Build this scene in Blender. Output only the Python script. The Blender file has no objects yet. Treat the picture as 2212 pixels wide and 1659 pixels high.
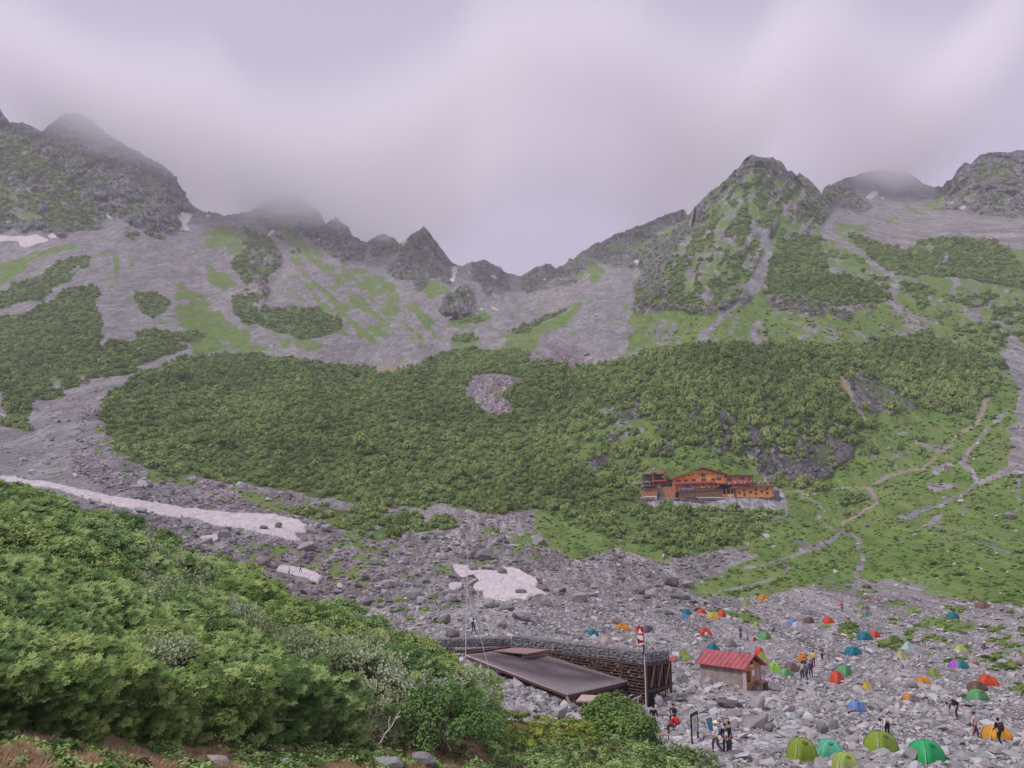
import bpy, bmesh, math, random
import numpy as np
from mathutils import Vector, Matrix

# ---------------------------------------------------------------- scene, camera, world, sun
S = bpy.context.scene
C = S.collection
random.seed(7); R = np.random.default_rng(11)
FQ = 1736.0; QX, QY = 1106.0, 829.5           # focal length and centre, in survey units of a 2212 x 1659 sheet
PITCH = math.radians(11.0); CAM_Z = 12.0
cam = bpy.data.cameras.new("camera"); cam_o = bpy.data.objects.new("camera", cam); C.objects.link(cam_o)
cam.sensor_width = 36.0; cam.lens = 36.0 * FQ / 2212.0
cam.clip_start = 0.5; cam.clip_end = 9000.0
cam_o.location = (0, 0, CAM_Z); cam_o.rotation_euler = (math.pi / 2 + PITCH, 0, 0)
S.camera = cam_o
S.view_settings.view_transform = 'Standard'; S.view_settings.look = 'None'
S.view_settings.exposure = 0.75; S.view_settings.gamma = 1.0; S.view_settings.use_curve_mapping = False
S.cycles.max_bounces = 14; S.cycles.diffuse_bounces = 3; S.cycles.glossy_bounces = 1
S.cycles.transparent_max_bounces = 8; S.cycles.volume_bounces = 12
S.cycles.use_denoising = True

world = bpy.data.worlds.new("World"); S.world = world; world.use_nodes = True
SUN_EL, SUN_AZ = math.radians(52), math.radians(238)
def build_world():
    nt = world.node_tree; N = nt.nodes; L = nt.links; N.clear()
    out = N.new('ShaderNodeOutputWorld'); bg = N.new('ShaderNodeBackground'); bg.inputs[1].default_value = 0.1
    sky = N.new('ShaderNodeTexSky'); sky.sky_type = 'NISHITA'; sky.sun_disc = False
    sky.sun_elevation = SUN_EL; sky.sun_rotation = SUN_AZ
    tc = N.new('ShaderNodeTexCoord')
    mp = N.new('ShaderNodeMapping'); mp.inputs['Scale'].default_value = (1.0, 1.0, 1.6)
    n1 = N.new('ShaderNodeTexNoise'); n1.inputs['Scale'].default_value = 2.1; n1.inputs['Detail'].default_value = 6; n1.inputs['Roughness'].default_value = .5
    n1.inputs['Distortion'].default_value = .1
    cr = N.new('ShaderNodeValToRGB')
    cr.color_ramp.elements[0].position = .28; cr.color_ramp.elements[0].color = (.325, .293, .377, 1)
    cr.color_ramp.elements[1].position = .72; cr.color_ramp.elements[1].color = (.352, .318, .408, 1)
    sc = N.new('ShaderNodeVectorMath'); sc.operation = 'SCALE'; sc.inputs['Scale'].default_value = 10.0
    mx = N.new('ShaderNodeMix'); mx.data_type = 'RGBA'; mx.inputs[0].default_value = .95
    L.new(tc.outputs['Generated'], mp.inputs[0]); L.new(mp.outputs[0], n1.inputs['Vector']); L.new(n1.outputs[0], cr.inputs[0])
    L.new(cr.outputs[0], sc.inputs[0]); L.new(sky.outputs[0], mx.inputs[6]); L.new(sc.outputs[0], mx.inputs[7])
    L.new(mx.outputs[2], bg.inputs[0]); L.new(bg.outputs[0], out.inputs[0])
build_world()
sun = bpy.data.lights.new("sun", 'SUN'); sun.energy = 1.5; sun.angle = math.radians(12); sun.color = (1.0, .96, .9)
sun_o = bpy.data.objects.new("sun", sun); C.objects.link(sun_o)
sun_o.rotation_euler = (math.pi / 2 - SUN_EL, 0, math.radians(-58))

# ---------------------------------------------------------------- numpy helpers
def _hash(ix, iy, iz, seed):
    h = (ix.astype(np.int64) * 374761393 + iy.astype(np.int64) * 668265263 + iz.astype(np.int64) * 2147483647 + seed * 1274126177) & 0xffffffff
    h = ((h ^ (h >> 13)) * 1274126177) & 0xffffffff
    h = h ^ (h >> 16)
    return (h & 0xffffff).astype(np.float64) / 0xffffff
def vnoise(x, y, z=None, seed=0):
    x = np.asarray(x, float); y = np.asarray(y, float); z = np.zeros_like(x) if z is None else np.asarray(z, float)
    fx, fy, fz = np.floor(x), np.floor(y), np.floor(z)
    tx, ty, tz = x - fx, y - fy, z - fz
    tx = tx * tx * (3 - 2 * tx); ty = ty * ty * (3 - 2 * ty); tz = tz * tz * (3 - 2 * tz)
    r = 0
    flat = not np.any(tz)
    for k in ((0,) if flat else (0, 1)):
        wz = (tz if k else 1 - tz)
        for j in (0, 1):
            wy = (ty if j else 1 - ty)
            for i in (0, 1):
                wx = (tx if i else 1 - tx)
                r = r + wx * wy * wz * _hash(fx + i, fy + j, fz + k, seed)
    return r
def fbm(x, y, z=None, oct=4, seed=0, rough=.5):
    a = 1; s = 0; t = 0; f = 1
    for o in range(oct):
        s = s + a * vnoise(x * f, y * f, None if z is None else z * f, seed + o * 17); t += a; a *= rough; f *= 2.03
    return s / t
def ridged(x, y, z=None, oct=4, seed=0):
    a = 1; s = 0; t = 0; f = 1
    for o in range(oct):
        n = vnoise(x * f, y * f, None if z is None else z * f, seed + o * 13)
        s = s + a * (1 - np.abs(2 * n - 1)); t += a; a *= .5; f *= 2.07
    return s / t
def sstep(a, b, x):
    t = np.clip((x - a) / (b - a), 0, 1); return t * t * (3 - 2 * t)
def ray(px, py):
    u = (np.asarray(px, float) - QX) / FQ; v = (QY - np.asarray(py, float)) / FQ
    c, s = math.cos(PITCH), math.sin(PITCH)
    y = c - v * s; z = s + v * c
    return u / y, z / y
def at(px, py, Y):
    dx, dz = ray(px, py); return Vector((float(dx) * Y, float(Y), CAM_Z + float(dz) * Y))

# survey sheets: the close-up sheets I measured from, brought to common units
ZT = {1: (.3472, 0, 170.7), 2: (.3472, 725.4, 341.4), 3: (.3472, 1444, 281.6), 4: (.3472, 0, 725.4), 5: (.3472, 725.4, 768), 6: (.3472, 1444, 768),
      7: (.27, 896, 1152), 8: (.2238, 1237.4, 1237.4), 9: (.2799, 1706.8, 1194.8), 10: (.2315, 1365.4, 1493.4), 0: (1, 0, 0)}
def Z(k, *v):
    s, a, b = ZT[k]
    if len(v) == 1: v = v[0]
    return [(v[i] * s + a, v[i + 1] * s + b) for i in range(0, len(v), 2)]

# ---------------------------------------------------------------- depth survey of the cirque
CP = [ # x, y on the sheet, distance in metres
 (-160,1760,40),(400,1760,40),(1000,1760,40),(1600,1760,40),(2000,1760,40),(2372,1760,40),
 (-160,1640,50),(500,1640,50),(1000,1620,50),(1560,1600,51),(1900,1640,48),(2372,1640,47),
 (1450,1450,84),(1740,1450,88),(2212,1450,84),(2372,1440,86),(900,1450,72),(500,1450,76),(0,1450,85),
 (1140,1436,84),(1200,1462,80),(1290,1452,82),(1210,1410,88),(1350,1440,84),(1370,1505,72),(1200,1490,74),(1280,1490,76),
 (1040,1436,68.6),(1065,1454,66.4),(1120,1478,63.8),(1180,1501,61.8),
 (1480,1500,70),(1395,1529,66),(1240,1545,57),(1110,1500,62.5),(1010,1440,68.5),
 (960,1388,78),(1104,1370,88),(1290,1385,97),(1440,1400,94),
 (1600,1370,115),(1900,1370,112),(2212,1370,108),(2372,1360,110),(1300,1340,118),(1000,1340,112),(600,1340,115),
 (1820,1310,140),(2212,1310,134),(1400,1300,145),(1000,1290,146),(700,1290,148),(200,1290,135),
 (1100,1240,175),(1500,1250,180),(1900,1250,178),(2212,1230,172),(2372,1230,170),(700,1230,172),(400,1180,180),(100,1100,185),(-160,1060,185),
 (900,1167,222),(1200,1167,232),(1500,1167,236),(1850,1167,226),(2212,1130,218),(2372,1120,215),(600,1140,212),(300,1080,215),
 (850,1095,262),(1150,1105,268),(1350,1110,262),(1520,1088,272),(1390,1080,274),(1680,1080,274),(1800,1075,272),(2000,1060,262),(2212,1010,255),(2372,980,255),
 (1520,1030,286),(1400,1020,290),(1680,1030,288),(1550,960,298),(1750,950,305),(1500,880,318),(1800,850,335),(1550,800,352),(1550,760,380),(1800,760,390),
 (1950,900,325),(2080,900,320),(2212,850,330),(2372,830,330),(2100,800,365),(2212,760,395),
 (700,1020,300),(900,1000,312),(1150,1000,318),(480,1010,290),(300,980,290),(60,1000,262),(-160,980,262),
 (350,900,350),(700,900,365),(1000,920,372),(1250,920,350),(100,900,330),(-160,880,335),
 (400,790,455),(650,800,455),(900,805,460),(1060,800,470),(1200,790,455),(1340,790,430),(100,800,440),(-160,780,440),
 (600,762,560),(780,780,570),(930,765,590),(1060,740,600),(1250,755,560),(1350,735,520),(440,730,600),
 (1100,680,740),(900,690,740),(700,660,780),(450,650,760),(200,650,620),(-160,650,620),(1250,680,680),
 (1340,640,720),(1362,660,600),(1365,720,505),(1450,700,505),(1430,620,585),(1460,560,660),(1650,660,520),(1640,560,640),(1640,450,740),(1640,335,830),(1500,445,860),(1570,385,850),
 (1470,468,1150),(1400,500,1200),(1300,535,1180),(1380,580,1000),(1340,600,880),(1200,620,950),
 (1750,470,790),(1775,425,860),(1720,500,720),(1700,580,620),(1850,620,520),(1950,600,530),(2100,620,520),(2212,640,500),(2372,640,500),(1750,700,440),(1950,700,450),(2100,700,440),
 (1850,510,700),(2050,510,680),(2212,510,660),(2372,520,650),(1830,410,1150),(1930,400,1250),(2020,405,1200),(2000,450,980),(2100,460,900),(2070,380,1000),(2160,330,1030),(2372,320,1000),(2212,440,880),
 (200,550,800),(0,540,820),(-160,540,820),(350,560,860),(220,490,900),(380,497,980),(420,450,1080),(480,462,1180),(140,255,1120),(0,240,1100),(-160,240,1050),(300,350,1080),(80,400,960),(0,300,1020),
 (500,520,1020),(560,600,880),(560,690,700),(600,460,1250),(720,480,1200),(740,550,1050),(830,520,1280),(915,505,1180),(900,600,1000),(980,575,1300),(1045,565,1350),(1122,597,1400),(1180,570,1400),(1240,556,1350),(1120,650,950),
 (985,620,880),(985,690,790),(800,640,880),(600,415,1350),(820,440,1420),
]
_P = np.array(CP, float); _X = _P[:, :2] / 1000.0; _V = np.log(_P[:, 2])
def _rbf_fit():
    n = len(_X); d = np.sqrt(((_X[:, None] - _X[None]) ** 2).sum(-1))
    A = np.zeros((n + 3, n + 3)); A[:n, :n] = d; A[:n, n] = 1; A[:n, n + 1:] = _X; A[n, :n] = 1; A[n + 1:, :n] = _X.T
    A[:n, :n] += np.eye(n) * -.002
    return np.linalg.solve(A, np.r_[_V, 0, 0, 0])
_W = _rbf_fit()
def depth(px, py):
    x = np.asarray(px, float).ravel() / 1000; y = np.asarray(py, float).ravel() / 1000; n = len(_X)
    r = _W[n] + _W[n + 1] * x + _W[n + 2] * y
    for k in range(n):
        r = r + _W[k] * np.sqrt((x - _X[k, 0]) ** 2 + (y - _X[k, 1]) ** 2 + 1e-6)
    return np.exp(r).reshape(np.shape(px))
SKY = np.array([(-170,200),(-60,215),(0,235),(8,250),(20,266),(45,264),(70,272),(88,284),(97,280),(118,262),(140,244),(170,246),(200,262),(240,296),(300,330),(340,350),(372,375),(395,410),(408,434),(420,448),(440,457),(480,462),(515,460),(540,455),(570,436),(610,418),(650,430),(690,458),(704,484),(716,472),(728,470),(738,482),(752,490),(762,512),(790,525),(812,512),(832,505),(850,514),(864,527),(884,512),(900,498),(915,490),(928,504),(950,530),(975,568),(1000,575),(1015,568),(1045,563),(1075,575),(1100,592),(1122,597),(1145,583),(1175,569),(1190,570),(1203,577),(1240,556),(1260,543),(1300,520),(1350,500),(1400,480),(1440,464),(1476,452),(1484,464),(1492,462),(1510,435),(1532,418),(1555,400),(1590,365),(1620,333),(1640,338),(1670,341),(1690,352),(1700,367),(1722,377),(1727,370),(1733,378),(1755,395),(1775,420),(1782,405),(1830,385),(1870,372),(1900,368),(1930,370),(1960,374),(1980,385),(1995,400),(2035,403),(2048,390),(2060,380),(2075,360),(2085,352),(2095,354),(2105,344),(2120,335),(2160,328),(2212,325),(2380,318)], float)
def sky_y(px):
    px = np.asarray(px, float)
    return np.interp(px, SKY[:, 0], SKY[:, 1]) + (ridged(px / 21, px * 0 + 3.3, oct=5, seed=5) - .62) * -11 + (fbm(px / 5, px * 0 + 1.3, oct=3, seed=6, rough=.7) - .5) * 6

# ---------------------------------------------------------------- ground cover survey (which ground grows or lies where)
X0, X1, Y0, Y1 = -170, 2382, 190, 1770
GX, GY = np.meshgrid(np.arange(X0, X1, 2.0), np.arange(Y0, Y1, 2.0))
COVER = {k: np.zeros(GX.shape, np.float32) for k in ('grass', 'shrub', 'rock', 'snow', 'dirt', 'rubble', 'stone', 'path')}
_wx = (fbm(GX / 30, GY / 16, oct=5, seed=41, rough=.68) - .5) * 42; _wy = (fbm(GX / 30, GY / 16, oct=5, seed=77, rough=.68) - .5) * 24
def _inpoly(px, py, poly):
    inside = np.zeros(px.shape, bool); n = len(poly)
    for i in range(n):
        x1, y1 = poly[i]; x2, y2 = poly[i - 1]
        if y1 == y2: continue
        c = ((y1 > py) != (y2 > py)) & (px < (x2 - x1) * (py - y1) / (y2 - y1) + x1)
        inside ^= c
    return inside
def _streak(ang, sx, sy, seed):
    a = math.radians(ang); u = (GX * math.cos(a) + GY * math.sin(a)) / sx; v = (-GX * math.sin(a) + GY * math.cos(a)) / sy
    n = fbm(u, v, oct=4, seed=seed, rough=.6); return np.clip((n - .5) * 1.9 + .5, 0, 1)
_ns = [0]
def paint(cls, poly, dens=1.0, ang=0, sx=30, sy=12, warp=1.0, soft=.06):
    xs = [p[0] for p in poly]; ys = [p[1] for p in poly]
    i0 = max(0, int((min(ys) - 20 - Y0) / 2)); i1 = int((max(ys) + 20 - Y0) / 2); j0 = max(0, int((min(xs) - 30 - X0) / 2)); j1 = int((max(xs) + 30 - X0) / 2)
    sl = (slice(i0, i1), slice(j0, j1))
    m = np.zeros(GX.shape, np.float32)
    m[sl] = _inpoly(GX[sl] + _wx[sl] * warp, GY[sl] + _wy[sl] * warp, poly)
    if dens < 1:
        _ns[0] += 1
        m = m * sstep(1 - dens - soft, 1 - dens + soft, _streak(ang, sx, sy, 100 + _ns[0]))
    for k in COVER:
        COVER[k] *= (1 - m)
    if cls in COVER: COVER[cls] += m.astype(np.float32)
def stroke(cls, pts, w0, w1=None, warp=.5):
    w1 = w0 if w1 is None else w1; P = np.array(pts, float); m = np.zeros(GX.shape, np.float32)
    xs, ys = GX + _wx * warp, GY + _wy * warp; n = len(P) - 1
    j0, j1 = max(0, int((P[:, 0].min() - 30 - X0) / 2)), int((P[:, 0].max() + 30 - X0) / 2); i0, i1 = max(0, int((P[:, 1].min() - 30 - Y0) / 2)), int((P[:, 1].max() + 30 - Y0) / 2)
    sl = (slice(i0, i1), slice(j0, j1)); xs, ys = xs[sl], ys[sl]; mm = np.zeros(xs.shape)
    for i in range(n):
        a, b = P[i], P[i + 1]; d = b - a
        t = np.clip(((xs - a[0]) * d[0] + (ys - a[1]) * d[1]) / (d @ d + 1e-9), 0, 1)
        w = (w0 + (w1 - w0) * (i + t) / n) / 2
        dist = np.hypot(xs - a[0] - t * d[0], (ys - a[1] - t * d[1]) * 1.25)
        mm = np.maximum(mm, sstep(w + 1.5, w - .5, dist))
    m[sl] = mm
    for k in COVER: COVER[k] *= (1 - m)
    if cls in COVER: COVER[cls] += m

def survey_cover():
    p = paint
    # far right pasture first, everything else is laid over it
    p('grass', [(1345,770),(1350,700),(1370,670),(1440,665),(1610,640),(1660,600),(1690,560),(1730,505),(1800,498),(1900,540),(2000,518),(2212,540),(2390,560),(2390,1300),(2212,1312),(2050,1295),(1900,1280),(1850,1290),(1760,1262),(1640,1285),(1480,1298),(1500,1262),(1640,1200),(1600,1195),(1480,1230),(1450,1215),(1350,1190),(1250,1215),(1170,1190),(1150,1110),(1340,1000),(1250,900)])
    # valley floor rubble
    p('rubble', [(-170,1090),(240,1100),(460,1140),(660,1180),(730,1150),(850,1150),(980,1110),(1150,1100),(1170,1160),(1240,1210),(1330,1185),(1450,1215),(1480,1232),(1600,1198),(1500,1262),(1480,1298),(1640,1287),(1760,1262),(1850,1290),(1900,1280),(2050,1297),(2212,1314),(2390,1310),(2390,1780),(-170,1780)], warp=.6)
    p('rubble', Z(4, 600,440, 760,720, 980,830, 1300,900, 1500,950, 1850,990, 2100,1080, 1900,1180, 1700,1110, 1300,1080, 900,1030, 640,960, 400,800, 500,500), dens=.75, sx=40, sy=14)
    p('grass', Z(4, 560,520, 700,640, 760,760, 980,840, 1350,920, 1600,960, 1900,1080, 1800,1110, 1500,1040, 1100,950, 800,860, 600,740), dens=.42, ang=15, sx=26, sy=6)
    p('grass', [(250,1120),(460,1150),(700,1200),(760,1150),(1000,1120),(1150,1110),(1200,1190),(1120,1230),(900,1250),(700,1280),(560,1250),(400,1200)], dens=.34, sx=22, sy=6)
    p('grass', [(740,1290),(950,1270),(1150,1320),(1100,1350),(900,1350),(780,1330)], dens=.25, sx=24, sy=6)
    p('grass', Z(5, 1250,1000, 1450,1100, 1560,1260, 1400,1250, 1280,1180, 1000,1160, 1200,1080), dens=.6, sx=20, sy=7)
    p('grass', [(1860,1295),(2050,1300),(2212,1320),(2390,1330),(2390,1520),(2212,1510),(2140,1450),(2000,1430),(1900,1400),(1840,1350)], dens=.4, sx=42, sy=9)
    p('grass', Z(8, 1250,330, 1450,370, 1750,400, 1890,470, 1650,470, 1450,400, 1280,370), warp=.3)
    p('grass', Z(9, 385,560, 480,540, 530,620, 470,670, 400,640), warp=.3)
    p('grass', Z(9, 640,680, 800,640, 910,690, 990,780, 860,770, 700,700), dens=.7, warp=.3)
    p('grass', Z(9, 1000,480, 1150,480, 1220,540, 1430,560, 1420,600, 1200,610, 1060,560), dens=.75, warp=.3)
    # left mountain
    p('rock', [(-170,190),(0,225),(20,256),(70,262),(95,272),(140,230),(200,240),(300,300),(372,365),(395,400),(422,452),(412,475),(380,500),(330,498),(290,487),(240,462),(215,490),(130,505),(30,500),(-170,520)])
    p('shrub', [(-170,300),(20,290),(90,300),(130,360),(190,430),(225,480),(150,500),(60,480),(-170,490)], dens=.62, ang=35, sx=26, sy=10)
    p('grass', [(-170,380),(60,380),(120,440),(80,490),(-170,500)], dens=.28, ang=20, sx=30, sy=9)
    p('grass', Z(1, 500,330, 650,400, 760,530, 950,600, 1080,700, 1000,720, 800,600, 560,480), dens=.4, ang=35, sx=22, sy=8)
    p('shrub', Z(1, 780,930, 950,930, 1050,1000, 1150,1040, 1000,1090, 820,1020), dens=.35, ang=40, sx=26, sy=6)
    p('grass', Z(1, 1260,980, 1400,910, 1540,930, 1580,1060, 1400,1090, 1290,1050))
    p('shrub', Z(1, 1450,900, 1600,880, 1700,960, 1900,900, 2000,1000, 1950,1100, 1750,1120, 1560,1000), dens=.5, ang=35, sx=24, sy=8)
    p('rock', [(540,440),(640,380),(760,430),(880,440),(905,500),(860,545),(800,530),(780,560),(735,562),(695,535),(640,510),(590,500),(560,485)])
    p('grass', [(560,480),(640,500),(690,530),(700,560),(640,560),(590,530)], dens=.45, ang=40, sx=24, sy=8)
    p('rock', [(700,500),(712,478),(725,470),(755,500),(790,530),(784,562),(735,566),(697,540)], warp=.5)
    p('rock', [(795,545),(830,512),(862,527),(850,550),(810,562)], warp=.5)
    p('rock', [(828,590),(865,548),(900,470),(930,470),(950,528),(985,575),(990,600),(970,622),(930,606),(905,632),(890,600),(860,605)], warp=.6)
    p('grass', [(590,545),(640,520),(700,565),(770,570),(830,600),(905,640),(960,690),(940,760),(760,735),(690,700),(600,640),(575,600)], dens=.47, ang=42, sx=60, sy=9)
    p('grass', Z(2, 130,660, 260,720, 330,830, 390,900, 380,1000, 250,930, 190,830, 130,740), dens=.9, ang=50)
    p('grass', Z(2, 540,830, 600,740, 680,790, 720,850, 600,880))
    p('grass', Z(2, 180,1040, 330,1020, 370,1070, 340,1120, 220,1100), warp=.5)
    p('rock', Z(2, 820,660, 890,635, 980,655, 1080,710, 1090,800, 1060,840, 1000,850, 920,860, 850,740)); p('shrub', Z(2, 900,760, 1000,850, 1010,900, 930,860), dens=.7)
    p('rock', Z(2, 1150,730, 1300,650, 1370,685, 1500,605, 1580,680, 1500,780, 1280,815, 1200,840, 1150,800)); p('grass', Z(2, 1400,640, 1520,610, 1680,710, 1560,780, 1450,740), dens=.65)
    p('grass', Z(2, 920,820, 1010,900, 1130,890, 1290,880, 1250,930, 1070,915, 940,880), dens=.42, sx=14, sy=8)
    p('rock', [(1255,540),(1350,490),(1440,440),(1490,440),(1484,500),(1440,545),(1380,580),(1330,578),(1280,568)]); p('grass', [(1300,530),(1460,480),(1470,520),(1400,560),(1320,560)], dens=.35, ang=-20, sx=30, sy=8)
    p('rock', Z(2, 640,950, 700,850, 800,785, 850,840, 880,910, 870,970, 760,1020, 690,1010), warp=.5)
    p('grass', Z(2, 700,1010, 760,1000, 900,950, 970,990, 920,1060, 800,1075, 730,1040), warp=.5)
    p('shrub', Z(2, 740,1010, 860,970, 920,1000, 880,1030, 780,1040), dens=.8, warp=.5)
    # left green rib, slopes and shrub bands
    p('grass', Z(1, 1270,1130, 1330,1170, 1500,1270, 1530,1300, 1400,1330, 1300,1270))
    p('shrub', Z(1, 1440,1130, 1560,980, 1690,990, 1760,1150, 1680,1240, 1660,1480, 1560,1550, 1450,1470, 1420,1390, 1530,1290), dens=.72, sx=14, sy=14)
    p('rock', Z(1, 1560,1060, 1700,1060, 1760,1150, 1690,1260, 1640,1440, 1600,1300, 1540,1180), dens=.6, sx=12, sy=16)
    p('grass', Z(1, 1120,1250, 1230,1330, 1400,1480, 1550,1600, 1650,1680, 1600,1720, 1220,1730, 1180,1650, 1150,1520, 1080,1400))
    p('grass', Z(1, 0,1160, 250,1070, 400,1020, 480,1035, 300,1110, 0,1280), warp=.5); p('grass', [(-170,560),(5,565),(5,620),(-170,650)])
    p('shrub', Z(1, -480,1380, 0,1310, 150,1260, 430,1110, 560,1090, 560,1150, 440,1240, 350,1300, 250,1370, 100,1400, 0,1430, -480,1500), dens=.8, ang=-25, sx=50, sy=8)
    p('shrub', Z(1, -480,1500, 0,1480, 200,1440, 400,1310, 560,1270, 610,1350, 600,1420, 620,1480, 640,1580, 590,1700, 540,1800, 200,1920, 0,1970, -480,1980), dens=.93, ang=-25, sx=60, sy=10)
    p('shrub', Z(4, 20,370, 200,320, 390,340, 400,385, 190,410, 170,500, 180,600, 30,570))
    p('shrub', Z(4, 560,90, 700,20, 900,40, 1190,60, 1010,130, 850,200, 840,240, 700,270, 570,255, 430,250, 540,180), dens=.93)
    p('shrub', Z(4, 220,290, 420,230, 560,250, 540,300, 400,340, 250,330), dens=.7)
    p('shrub', Z(1, 830,1330, 940,1320, 1090,1400, 940,1500, 860,1430)); p('shrub', Z(1, 840,1560, 1310,1580, 1250,1630, 840,1670), dens=.85)
    p('grass', Z(1, 620,1050, 800,1050, 860,1300, 820,1500, 700,1600, 690,1400), dens=.3, ang=80, sx=40, sy=8)
    p('shrub', Z(1, 1600,1520, 1700,1430, 1900,1410, 2110,1490, 2120,1560, 1900,1640, 1700,1600), dens=.8)
    p('grass', Z(1, 1600,1530, 1750,1590, 1950,1640, 2100,1660, 2200,1560, 2212,1500, 2100,1640, 1950,1700, 1750,1660), dens=.7)
    # the bowl
    p('grass', Z(2, 980,1135, 1200,1025, 1400,935, 1615,850, 1600,885, 1450,1000, 1440,1035, 1300,1110, 1250,1145, 1120,1120), warp=.4)
    p('shrub', Z(2, 1040,1100, 1200,1030, 1400,940, 1480,930, 1330,1010, 1180,1090), dens=.85, warp=.4)
    p('grass', Z(2, 1035,1160, 1200,1125, 1290,1160, 1240,1200, 1180,1208), warp=.4)
    p('grass', Z(2, 690,1135, 800,1095, 905,1140, 860,1172, 720,1178), warp=.4); p('shrub', Z(2, 710,1125, 790,1092, 865,1105, 895,1135, 760,1145), warp=.4)
    p('grass', Z(2, 1670,970, 1790,870, 1830,890, 1760,980, 1710,1010), dens=.7, ang=-40)
    # centre shrub hill, the moraine and the wood above the hut
    p('shrub', [(215,870),(260,830),(330,795),(400,768),(560,765),(640,772),(760,792),(860,797),(900,785),(960,760),(1020,752),(1130,758),(1160,775),(1230,792),(1330,785),(1380,758),(1500,745),(1700,742),(1850,742),(2000,715),(2100,755),(2175,790),(2140,850),(2100,905),(2020,930),(1900,900),(1850,905),(1860,960),(1790,1000),(1640,1000),(1480,1010),(1420,1010),(1380,1020),(1330,1040),(1390,1070),(1390,1092),(1450,1110),(1690,1095),(1700,1110),(1610,1150),(1560,1190),(1470,1212),(1440,1195),(1350,1165),(1270,1150),(1230,1130),(1190,1108),(1150,1098),(1100,1107),(1040,1107),(970,1087),(900,1102),(800,1097),(740,1082),(700,1077),(620,1057),(480,1042),(350,1020),(290,1000),(250,980),(235,940),(212,900)])
    p('grass', [(1270,890),(1340,880),(1360,960),(1400,1000),(1300,1040),(1240,1000),(1260,930)], dens=.5)
    p('rubble', Z(5, 830,125, 1000,112, 1185,150, 1090,200, 1020,260, 1100,300, 1060,370, 1000,390, 880,310, 820,240, 810,185), warp=.4)
    p('rubble', Z(2, 1150,1262, 1240,1200, 1450,1208, 1700,1240, 1600,1262, 1450,1310, 1400,1250), warp=.5)
    p(None, Z(2, 1240,1195, 1300,1110, 1440,1035, 1600,900, 1780,880, 1800,1000, 1850,1060, 1810,1160, 1780,1225, 1640,1255, 1450,1225), warp=.5)
    p('rock', Z(5, 1560,680, 1650,615, 1740,640, 1600,715), dens=.8, warp=.5)
    p('rock', [(1290,885),(1350,860),(1500,880),(1640,900),(1760,900),(1840,930),(1850,985),(1790,1010),(1700,1010),(1640,1020),(1500,990),(1390,985),(1310,960)], dens=.42, ang=80, sx=40, sy=20)
    p('grass', Z(6, -330,420, -100,400, 0,560, 240,580, 520,600, 600,680, 540,740, 260,700, 40,690, -200,700), dens=.6)
    p('rock', Z(6, 560,700, 640,630, 820,600, 1000,510, 1165,560, 1150,640, 1030,690, 1020,755, 780,792, 640,745), dens=.93, warp=.6)
    p('rock', Z(6, 1110,200, 1180,105, 1300,150, 1500,280, 1550,315, 1400,360, 1250,335, 1170,285), warp=.9, dens=.72, sx=30, sy=16)
    p('grass', Z(6, 1180,340, 1420,360, 1560,320, 1900,400, 1870,470, 1700,600, 1500,720, 1240,810, 1040,800, 1040,700, 1160,640, 1160,560))
    p('shrub', Z(6, 1560,290, 1900,380, 1950,330, 2060,200, 1900,150, 1600,150), dens=.8)
    p('shrub', Z(6, 1180,400, 1500,480, 1700,560, 1500,700, 1100,700), dens=.28, sx=16, sy=8)
    p('shrub', Z(6, 560,740, 780,800, 960,800, 1000,860, 660,830), dens=.8)
    p('shrub', Z(6, 0,900, 300,920, 560,1000, 600,1100, 420,1180, 200,1220, 0,1180, -200,1000), dens=.75, sx=24, sy=12)
    p('shrub', Z(6, 950,860, 1250,860, 1230,1000, 1060,1020), dens=.4)
    # right peak
    p('rock', [(1362,662),(1375,600),(1435,540),(1484,470),(1555,385),(1620,315),(1700,355),(1775,408),(1800,440),(1790,470),(1760,500),(1720,520),(1690,560),(1650,600),(1615,655),(1540,680),(1440,668),(1385,680)])
    p('shrub', [(1400,600),(1500,500),(1560,430),(1620,360),(1700,385),(1775,440),(1760,500),(1700,500),(1650,560),(1600,640),(1520,660),(1400,660)], dens=.7, ang=-62, sx=46, sy=11, soft=.12)
    p('grass', [(1400,600),(1500,500),(1560,430),(1620,360),(1700,385),(1775,440),(1720,520),(1650,560),(1600,640),(1440,655)], dens=.38, ang=-62, sx=30, sy=10, soft=.12)
    p('rock', [(1380,560),(1440,540),(1440,640),(1370,655)], dens=.8, ang=-60, sx=30, sy=12); p('grass', [(1480,560),(1560,470),(1640,520),(1600,620),(1500,640)], dens=.22, ang=-60, sx=40, sy=7)
    p('grass', [(1560,420),(1610,360),(1650,365),(1600,420),(1560,480),(1520,500)], dens=.35, ang=-40, sx=30, sy=8)
    p('grass', Z(3, 680,540, 900,500, 1000,540, 960,640, 760,640, 700,600), dens=.6)
    p('shrub', Z(3, 600,860, 700,680, 850,630, 950,660, 1110,740, 1180,800, 1350,880, 1400,940, 1370,1060, 1240,1090, 900,1080, 700,1060, 580,1010))
    p('grass', Z(3, 950,680, 1180,760, 1390,930, 1340,980, 1150,920, 1000,880), dens=.8)
    p('rock', Z(3, 600,1050, 800,1010, 1100,1100, 1310,1080, 1240,1135, 1050,1175, 800,1145, 640,1095), dens=.62, ang=80, sx=26, sy=12)
    stroke(None, Z(3, 560,620, 640,740, 560,900, 520,980), 12, 30); stroke(None, Z(3, 440,1060, 330,1160, 250,1250, 210,1310), 6, 24)
    p(None, Z(3, 500,1240, 560,1280, 600,1310, 560,1350, 520,1310), warp=.4); p(None, Z(3, 540,1180, 590,1175, 600,1200, 560,1210), warp=.3)
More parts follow.
